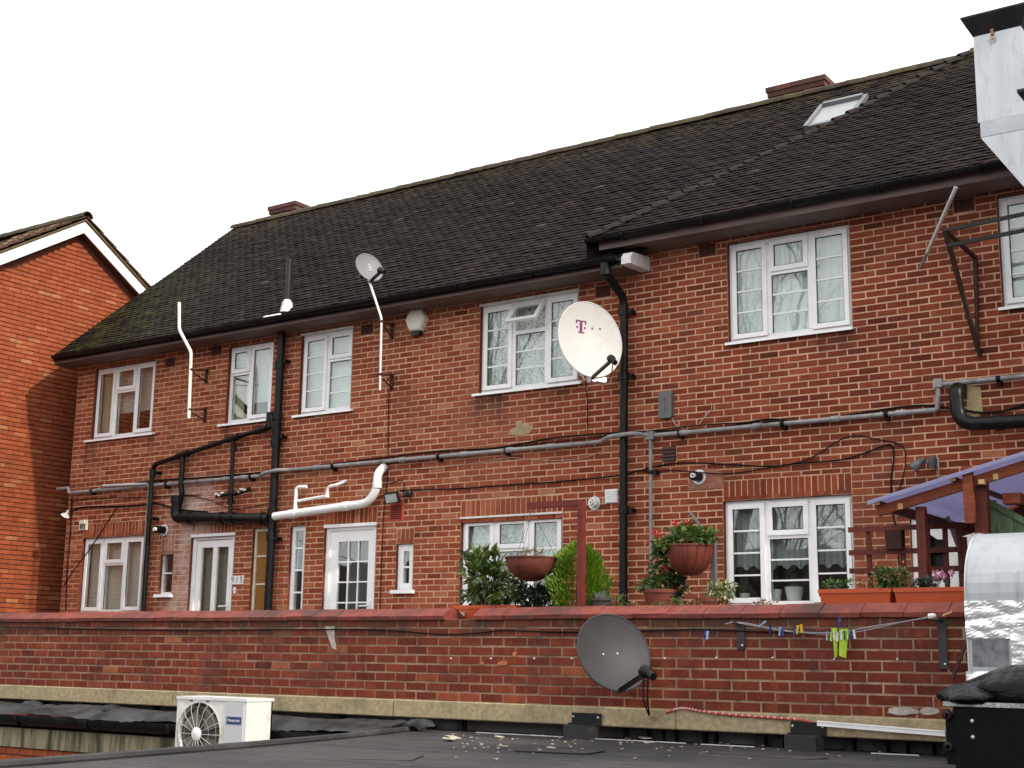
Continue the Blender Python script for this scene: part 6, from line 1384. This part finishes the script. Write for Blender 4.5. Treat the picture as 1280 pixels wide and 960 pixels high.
# golden conifer: many flat sprays on a cone
p = at(722, 760, ty+.12); cf = thing('golden_conifer', (p.x, ty+.12, .27), 'bright yellow green conifer behind the red timber post', 'conifer')
rk = random.Random(91); mb = MB(); ht = at(722, 681, ty+.12).z; z0c = .36
for _ in range(7600):
    f = rk.random()**.9; z = z0c+(ht-z0c)*f; rr = .265*(max(0, 1-f**2.6))**.62*(.6+.4*min(1, f*4))*(1+.09*math.sin(f*17+rk.random()*.8)); a_ = rk.uniform(0, 6.283); k = rk.uniform(.5, 1.08)*(1+.12*math.sin(a_*5+z*9))
    q = V(p.x+rr*k*math.cos(a_), ty+.12+rr*k*math.sin(a_)*.85, z); leaf(mb, q, V(math.cos(a_)*.55, math.sin(a_)*.55, 1.0)+rv(rk)*.35, V(math.cos(a_+1.57), math.sin(a_+1.57), 0), rk.uniform(.03, .055), .011, .05)
mb.build('foliage', LEAF_CONIFER, cf); mb = MB(); mb.tube([(p.x, ty+.12, .38), (p.x, ty+.12, ht-.1)], [.02, .005], 6); mb.build('trunk', STEM, cf)
mb = MB(); mb.lathe([(0, 0), (.10, 0), (.13, .15), (.115, .15), (.11, .13), (0, .13)], (p.x, ty+.12, .27), 16); mb.build('pot', TERRA_DK, cf, True)
# red timber gallows post and its basket
t = thing('basket_post', (-5.9, -4.17, -.43), 'dark red timber post with arm carrying the hanging basket', 'post')
q0, q1 = at(728, 632, -4.17), at(664, 632, -4.17)
mb = MB(); mb.box((q0.x-.03, -4.2, -.43), (q0.x+.018, -4.14, q0.z+.025)); mb.build('upright', M('oxide_timber', (.14, .022, .016), .6, var=.2), t)
mb = MB(); mb.box((q1.x-.02, -4.198, q1.z-.025), (q0.x-.0305, -4.142, q1.z+.025)); mb.build('arm', M('oxide_timber', (.14, .022, .016)), t)
def basket(px, py_, y, w, h, label, mat, hookz, chainp=3):
    p = at(px, py_, y); t = thing('hanging_basket', (p.x, y, p.z-h), label, 'hanging basket'); r_ = w/2; mb = MB()
    prof = [(r_*math.cos(R(a_)), -h*math.sin(R(a_))) for a_ in range(90, -1, -10)]; mb.lathe(prof+[(r_+.008, .004), (r_+.008, .016), (r_-.012, .016), (r_-.02, -.01), (0, -.015)], (p.x, y, p.z), 28); mb.build('bowl', mat, t, True)
    mb = MB()
    for k in range(chainp): a_ = 2*math.pi*k/chainp+.5; mb.tube([(p.x+r_*math.cos(a_), y+r_*math.sin(a_), p.z), (p.x, y, hookz)], .0018, 4)
    mb.build('chains', M('chain_steel', (.16, .15, .14), .5, .4), t); return t, p
t, p = basket(664, 699, -4.17, .43, .185, 'rusty brown hanging bowl below the red timber arm', M('rusty_coir', (.13, .038, .022), .7, var=.45, scale=16, bmp=.3), q1.z-.03)
foliage((p.x, -4.17, p.z+.03), (.17, .15, .05), 90, .045, .014, 95).build('seedlings', LEAF_DRY, t)['kind'] = 'stuff'; foliage((p.x+.02, -4.17, p.z+.05), (.12, .1, .07), 40, .05, .012, 96).build('sprigs', LEAF_LAUREL, t)
# little grey pot
p = at(752, 765, ty); t = thing('grey_pot_plant', (p.x, ty, .36), 'small spiky grey plant in a dark pot right of the post', 'plant pot')
zr = at(752, 748, ty).z; mb = MB(); mb.lathe([(0, .27-zr), (.075, .27-zr), (.088, -.02), (.10, -.02), (.10, 0), (.085, 0), (.08, -.03), (0, -.03)], (p.x, ty, zr), 18); mb.build('pot', M('dark_pot', (.05, .042, .038), .6), t, True)
mb = MB(); rk = random.Random(6)
for _ in range(60): leaf(mb, V(p.x+rk.uniform(-.04, .04), ty+rk.uniform(-.04, .04), zr-.02), V(rk.uniform(-.5, .5), rk.uniform(-.5, .5), 1.1), V(0, 1, 0), rk.uniform(.05, .1), .012)
mb.build('foliage', mat_leaf('grey_leaf', [(0, (.10, .13, .10)), (1, (.32, .36, .30))]), t)
# geranium basket and pots left of the lower right window
gy = -3.85
t, p = basket(863, 684, gy, .36, .23, 'ribbed brown hanging bowl of red geraniums left of the lower window', TERRA_DK, at(862, 640, gy).z)
for k in range(16): a_ = 2*math.pi*k/16; mb = MB(); mb.tube([(p.x+.181*math.cos(a_)*math.cos(R(e_)), gy+.181*math.sin(a_)*math.cos(R(e_)), p.z-.231*math.sin(R(e_))) for e_ in range(0, 80, 12)], .006, 4); mb.build('rib', TERRA_DK, t)
foliage((p.x-.05, gy, p.z+.06), (.34, .22, .13), 620, .055, .05, 101, .1).build('foliage', LEAF_GER, t); foliage((p.x-.26, gy-.02, p.z-.1), (.12, .12, .2), 200, .05, .045, 102, .3).build('foliage', LEAF_GER, t)
stems((p.x-.05, gy, p.z+.06), (.3, .2, .12), 10, p.z-.05, 103, .004).build('stems', STEM, t)
mb = MB(); rk = random.Random(12)
for q in ((844, 654), (859, 653), (826, 669), (812, 679), (831, 711), (818, 665)):
    w = at(q[0], q[1], gy-.12)
    for _ in range(16): leaf(mb, w+V(rk.uniform(-.025, .025), rk.uniform(-.02, .02), rk.uniform(-.02, .02)), rv(rk), V(0, 0, 1), .026, .022)
stuff(mb.build('flowers', PETAL_R, t))
mb = MB(); q = at(892, 700, gy+.1); mb.box((q.x-.02, gy+.08, -.43), (q.x+.02, gy+.12, at(892, 676, gy+.1).z)); mb.bar((q.x, gy+.1, at(892, 678, gy).z), (p.x, gy+.0, at(862, 640, gy).z), .02, .02); solo(mb, 'basket_stand', M('grey_post', (.12, .12, .13), .6), 'grey metal stand holding the geranium basket', 'stand')
def tub(px, py_, w, label, mat, zb=.2):
    p = at(px, py_, gy); t = thing('plant_tub', (p.x, gy, zb), label, 'plant pot'); h = p.z-zb; mb = MB(); mb.lathe([(0, -h), (w*.38, -h), (w*.5, -.03), (w*.53, -.03), (w*.53, 0), (w*.48, 0), (w*.46, -.04), (0, -.04)], p, 22); mb.build('pot', mat, t, True); return t, p
t, p = tub(828, 737, .30, 'brown pot with straggling geranium beside the grey drop pipe', TERRA_DK)
foliage((p.x, gy, p.z+.05), (.25, .18, .09), 330, .045, .04, 111).build('foliage', LEAF_GER, t); foliage((p.x+.17, gy, p.z+.02), (.12, .1, .18), 160, .05, .045, 112).build('foliage', LEAF_DARK, t)
mb = MB(); w = at(808, 734, gy-.1)
for _ in range(12): leaf(mb, w+V(rk.uniform(-.02, .02), 0, rk.uniform(-.015, .015)), rv(rk), V(0, 0, 1), .025, .02)
stuff(mb.build('flowers', PETAL_P, t))
t, p = tub(888, 748, .24, 'pot of cream variegated trailing leaves beside the lower window', TERRA_DK)
foliage((p.x+.02, gy, p.z+.06), (.25, .18, .10), 520, .04, .02, 115, .35).build('foliage', LEAF_VAR, t)
for i, (px, py_, rx) in enumerate(((775, 752, .07), (818, 760, .1), (790, 757, .05), (845, 757, .1), (905, 757, .12), (955, 758, .12), (870, 757, .07))):
    p = at(px, py_, -4.15); mb = foliage((p.x, -4.15, p.z), (rx, .06, .05), 70, .035, .02, 120+i)
    solo(mb, 'self_seeded_plant', LEAF_GER if i in (0, 1, 3) else LEAF_DRY, ['leafy weed left of the rainwater pipe foot', 'leafy weed behind the coping under the geranium pot', 'small dry weed by the foot of the rainwater pipe', 'second leafy weed right of the geranium pot', 'dry weed tuft behind the coping below the lower window', 'dry weed tuft at the window frame foot', 'dry weed tuft under the variegated pot'][i], 'weed', 'weeds behind the coping')

# ------------------------------------------------------------------ washing line and oddments on the parapet
LY = PY-.10
for px, py0, py1, lab in ((925, 777, 812, 'rusty flat bracket at the left end of the washing line'), (1176, 772, 836, 'dark flat bracket at the right end of the washing line')):
    a_, b_ = at(px, py0, PY-.02), at(px, py1, PY-.02); t = thing('line_bracket', (a_.x, PY-.02, b_.z), lab, 'bracket')
    mb = MB(); mb.box((a_.x-.03, PY-.014, b_.z), (a_.x+.03, PY-.001, a_.z)); mb.build('plate', M('dull_plate', (.05, .043, .045), .5, .3, .3), t); mb = MB(); mb.bar((a_.x, PY-.014, a_.z-.02), (a_.x, LY-.02, a_.z-.01), .03, .012); mb.build('arm', M('dull_plate', (.05,)*3), t)
    mb = MB(); mb.lathe([(0, .005), (.008, .003), (.009, 0)], (a_.x+.012, PY-.0145, b_.z+.03), 8, axis=(0, -1, 0)); mb.build('screw', GALVP, t)
lines = [[(906, 780), (925, 778), (970, 786), (1000, 790), (1050, 790), (1090, 783), (1130, 777), (1166, 770)], [(912, 777), (940, 782), (980, 789), (1040, 793), (1080, 788), (1120, 779), (1166, 771)]]
for i, ln in enumerate(lines):
    P = [at(q[0], q[1], LY) for q in ln]; mb = MB(); mb.tube(smooth_path([V(p.x, LY+.02*i, p.z) for p in P], 6), .003, 5); solo(mb, 'washing_line', M('line_grey', (.32, .31, .34), .5), ['front strand of the sagging grey washing line', 'rear strand of the sagging grey washing line'][i], 'washing line', None, True)
p = at(1166, 770, LY); mb = MB(); mb.lathe([(.004, -.03), (.018, -.028), (.02, .0), (.012, .02), (.0, .022)], p, 10, axis=(1, 0, .1)); solo(mb, 'line_tensioner', WHITEP, 'white tensioner at the right end of the washing line', 'tensioner', None, True)
PEG = {'blue': (.02, .05, .28), 'navy': (.012, .02, .13), 'pale blue': (.22, .34, .5), 'lilac': (.34, .32, .52), 'white': (.72, .70, .68), 'lime': (.42, .62, .06), 'yellow': (.75, .45, .02), 'wooden': (.62, .40, .14)}
def peg(px, py, cname, label, tilt=0., L=.06):
    p = at(px, py, LY); m_ = M('peg_'+cname.replace(' ', '_'), PEG[cname], .4, var=.05); t = thing('clothes_peg', p, label, 'clothes peg', 'pegs on the washing line')
    rot = Matrix.Translation(p) @ Matrix.Rotation(tilt, 4, 'Y')
    for s in (-1, 1):
        mb = MB(); vs = [(-.005, s*.003, -L*.5), (.005, s*.003, -L*.5), (.005, s*.010, -L*.5), (-.005, s*.010, -L*.5), (-.005, s*.002, L*.1), (.005, s*.002, L*.1), (.005, s*.008, L*.1), (-.005, s*.008, L*.1), (-.005, s*.009, L*.5), (.005, s*.009, L*.5), (.005, s*.014, L*.5), (-.005, s*.014, L*.5)]
        mb.add([rot @ V(*v) for v in vs], [(0, 1, 2, 3), (8, 11, 10, 9)]+[(j+i, j+(i+1) % 4, j+4+(i+1) % 4, j+4+i) for j in (0, 4) for i in range(4)]); mb.build('prong', m_, t)
    mb = MB(); mb.tube([rot @ V(-.007, 0, L*.12), rot @ V(.007, 0, L*.12)], .005, 8); mb.build('spring', GALVP, t)
for a_ in ((881, 793, 'navy', 'navy peg alone left of the washing line bracket', 0), (884, 794, 'pale blue', 'pale blue peg beside the lone navy peg', .1), (953, 780, 'pale blue', 'tilted pale blue peg nearest the left bracket', .9), (963, 786, 'navy', 'navy peg second along from the left bracket', .1), (975, 789, 'lilac', 'lilac peg of the pair left of the yellow pegs', .1), (979, 790, 'blue', 'blue peg of the pair left of the yellow pegs', -.05),
           (993, 789, 'blue', 'blue peg touching the yellow pegs', .1), (997, 787, 'yellow', 'left of the two yellow pegs', .1), (1002, 786, 'yellow', 'right of the two yellow pegs', -.1), (1034, 795, 'lilac', 'lilac peg at the left end of the peg cluster', 0), (1039, 796, 'lime', 'thin lime peg beside the lilac peg', .05), (1043, 795, 'white', 'white peg on the left green cloth', -.06), (1047, 796, 'white', 'second white peg between the green cloths', .08),
           (1049, 777, 'blue', 'blue peg standing above the green cloths', 0), (1052, 794, 'white', 'white peg on the right green cloth', 0), (1056, 794, 'navy', 'navy peg on the right green cloth', 0), (1060, 794, 'lime', 'lime peg right of the green cloths', .1), (1064, 794, 'blue', 'blue peg second from the right of the cluster', 0), (1068, 793, 'white', 'white peg at the right end of the cluster', -.15), (1184, 767, 'wooden', 'wooden peg lying by the right-hand bracket', 1.2)): peg(*a_)
LIME = M('lime_cloth', (.40, .56, .05), .85, var=.12, scale=20)
for (q0, q1, q2, q3), lab in ((((1039, 785), (1046, 785), (1046, 821), (1043, 822)), 'narrow lime green cloth pegged on the washing line'), (((1049, 786), (1060, 786), (1057, 823), (1048, 819)), 'wider lime green cloth pegged on the washing line')):
    mb = MB(); n = 8; vs = []
    for i in range(n+1):
        for j in range(6):
            u, v = i/n, j/5; a_ = at(*q0, LY).lerp(at(*q1, LY), u); b_ = at(*q3, LY).lerp(at(*q2, LY), u); p = a_.lerp(b_, v); vs.append(p+V(0, .008*math.sin(u*7+v*2), 0))
    mb.add(vs+[v+V(0, .003, 0) for v in vs], [f for i in range(n) for j in range(5) for f in ((i*6+j, (i+1)*6+j, (i+1)*6+j+1, i*6+j+1), tuple(len(vs)+k for k in (i*6+j+1, (i+1)*6+j+1, (i+1)*6+j, i*6+j)))]); solo(mb, 'green_cloth', LIME, lab, 'cloth', 'green cloths', True)
# rope and white strip along the beam
P = [at(q[0], q[1], PY-.035) for q in ((832, 891), (845, 887), (858, 886), (880, 890), (920, 894), (960, 897), (1000, 900), (1022, 905))]; path = smooth_path(P, 10)
t = thing('striped_rope', P[0], 'red and white striped rope lying along the concrete beam', 'rope')
mb = MB(); mb.tube(path, .009, 8); mb.build('rope', M('red_rope', (.42, .07, .05), .7), t, True); mb = MB()
for i in range(8, len(path)-12, 2): d_ = (path[i+1]-path[i]).normalized(); mb.tube([path[i], path[i]+d_*.010+V(0, 0, .004)], .0096, 8)
mb.build('white_flecks', M('rope_white', (.62, .5, .44), .8), t)
p, q = at(1022, 904, PY-.06), at(1182, 917, PY-.06); mb = MB(); mb.bar(p, q, .02, .035); mb.bar(p+V(0, -.012, .012), q+V(0, -.012, .012), .004, .008); solo(mb, 'white_strip', WHITEP, 'white plastic trunking strip fixed along the concrete beam', 'trunking')
P = [at(q[0], q[1], PY-.05) for q in ((810, 880), (818, 893), (812, 898), (822, 897), (816, 902), (825, 894))]; mb = MB(); mb.tube(smooth_path(P, 5), .003, 5); solo(mb, 'loose_wires', M('rust_wire', (.22, .10, .07), .7), 'tangle of thin brown wires under the grey dish', 'wire', None, True)
for (px, py_, w, lab) in ((570, 767, .14, 'white block end beside the left trough'), (552, 772, .2, 'white plastic strip lying in the coping gap')): p = at(px, py_, -4.2); mb = MB(); mb.box((p.x-w/2, -4.23, p.z-.02), (p.x+w/2, -4.17, p.z+.012)); mb.box((p.x-w/2+.01, -4.22, -.40 if False else p.z-.1), (p.x+w/2-.01, -4.18, p.z-.0205)); solo(mb, 'white_offcut', WHITEP, lab, 'offcut')

# ------------------------------------------------------------------ beyond the frame: the block that shades the right-hand end, and the bare trees mirrored in the windows
rb = thing('shading_block', (5.5, -2, -4.3), 'brick block out of frame whose shade falls on the right-hand end', 'building')
mb = MB(); mb.box((2.6, -7.5, -4.3), (9, 6, 4.7)); mb.build('wall', CHIMB, rb); mb = MB(); mb.box((2.45, -7.65, 4.7), (9.15, 6.15, 4.95)); mb.build('roof', FELT, rb)
for i, (yy, zz) in enumerate(((-6.2, 2.2), (-3.8, 2.2), (-6.2, -.6), (-3.8, -.6))): mb = MB(); mb.box((2.57, yy, zz), (2.598, yy+1.2, zz+1.3)); o = mb.build('window', UPVC, rb); mb = MB(); mb.box((2.56, yy+.08, zz+.08), (2.569, yy+1.12, zz+1.22)); mb.build('pane', M('dark_glass', (.05, .055, .06), .05), o)
def bare_tree(base, h, seed, label):
    rk = random.Random(seed); t = thing('bare_tree', base, label, 'tree', 'bare trees mirrored in the panes'); tr, cr = MB(), MB()
    def grow(p, d, L, r_, lev):
        n = 4; pts = [p]; rs = [r_]
        for k in range(n): d = (d+rv(rk)*.22+V(0, 0, .05)).normalized(); p = p+d*(L/n); pts.append(p); rs.append(r_*(1-.45*(k+1)/n))
        (tr if lev < 2 else cr).tube(pts, rs, 6 if lev < 2 else 3, False)
        if lev < 5:
            for k in range(3 if lev < 4 else 2):
                q = pts[rk.randint(2, n)]; grow(q, (d+rv(rk)*.95).normalized(), L*rk.uniform(.58, .78), rs[-1]*rk.uniform(.6, .85), lev+1)
            grow(p, d, L*.7, rs[-1]*.9, lev+1)
    grow(Vector(base), V(0, 0, 1), h*.34, h*.017, 0)
    BK = M('bark', (.05, .042, .035), .9); tr.build('trunk', BK, t); cr.build('crown', BK, t)
for px, py_, dist, h, seed, lab in ((935, 400, 22, 19, 3, 'leafless tree mirrored in the upper window under the higher eaves'), (650, 440, 24, 20, 8, 'leafless tree mirrored in the window with the open vent'), (975, 400, 33, 19, 21, 'second leafless tree mirrored in the upper right windows'), (690, 420, 34, 21, 5, 'further leafless tree mirrored beside the white dish')):
    p = at(px, py_, .05); d = (p-CAM).normalized(); d.y = -d.y; q = p+d*dist; bare_tree((q.x, q.y, -4.3), h, seed, lab)

op = thing('houses_opposite', (-30, -46, -4.3), 'row of brick houses behind the viewer, mirrored darkly in the lower windows', 'building')
mb = MB(); mb.box((-75, -52, -4.3), (12, -44, 1.6)); mb.build('wall', CHIMB, op)
mb = MB(); mb.prism([(-43.5, 1.4), (-48, 5.4), (-52.5, 1.4), (-52.5, 1.1), (-43.5, 1.1)], -76, 13); mb.build('roof', M('far_tile', (.05, .035, .03), .9, var=.3, scale=3), op)
for i in range(26):
    for z in (-3.2, -.6):
        x = -73+i*3.3; mb = MB(); mb.box((x, -43.99, z), (x+1.4, -43.95, z+1.3)); o = mb.build('window', UPVC_DULL, op); mb = MB(); mb.box((x+.1, -43.945, z+.1), (x+1.3, -43.94, z+1.2)); mb.build('pane', M('dark_glass', (.05,)*3), o)
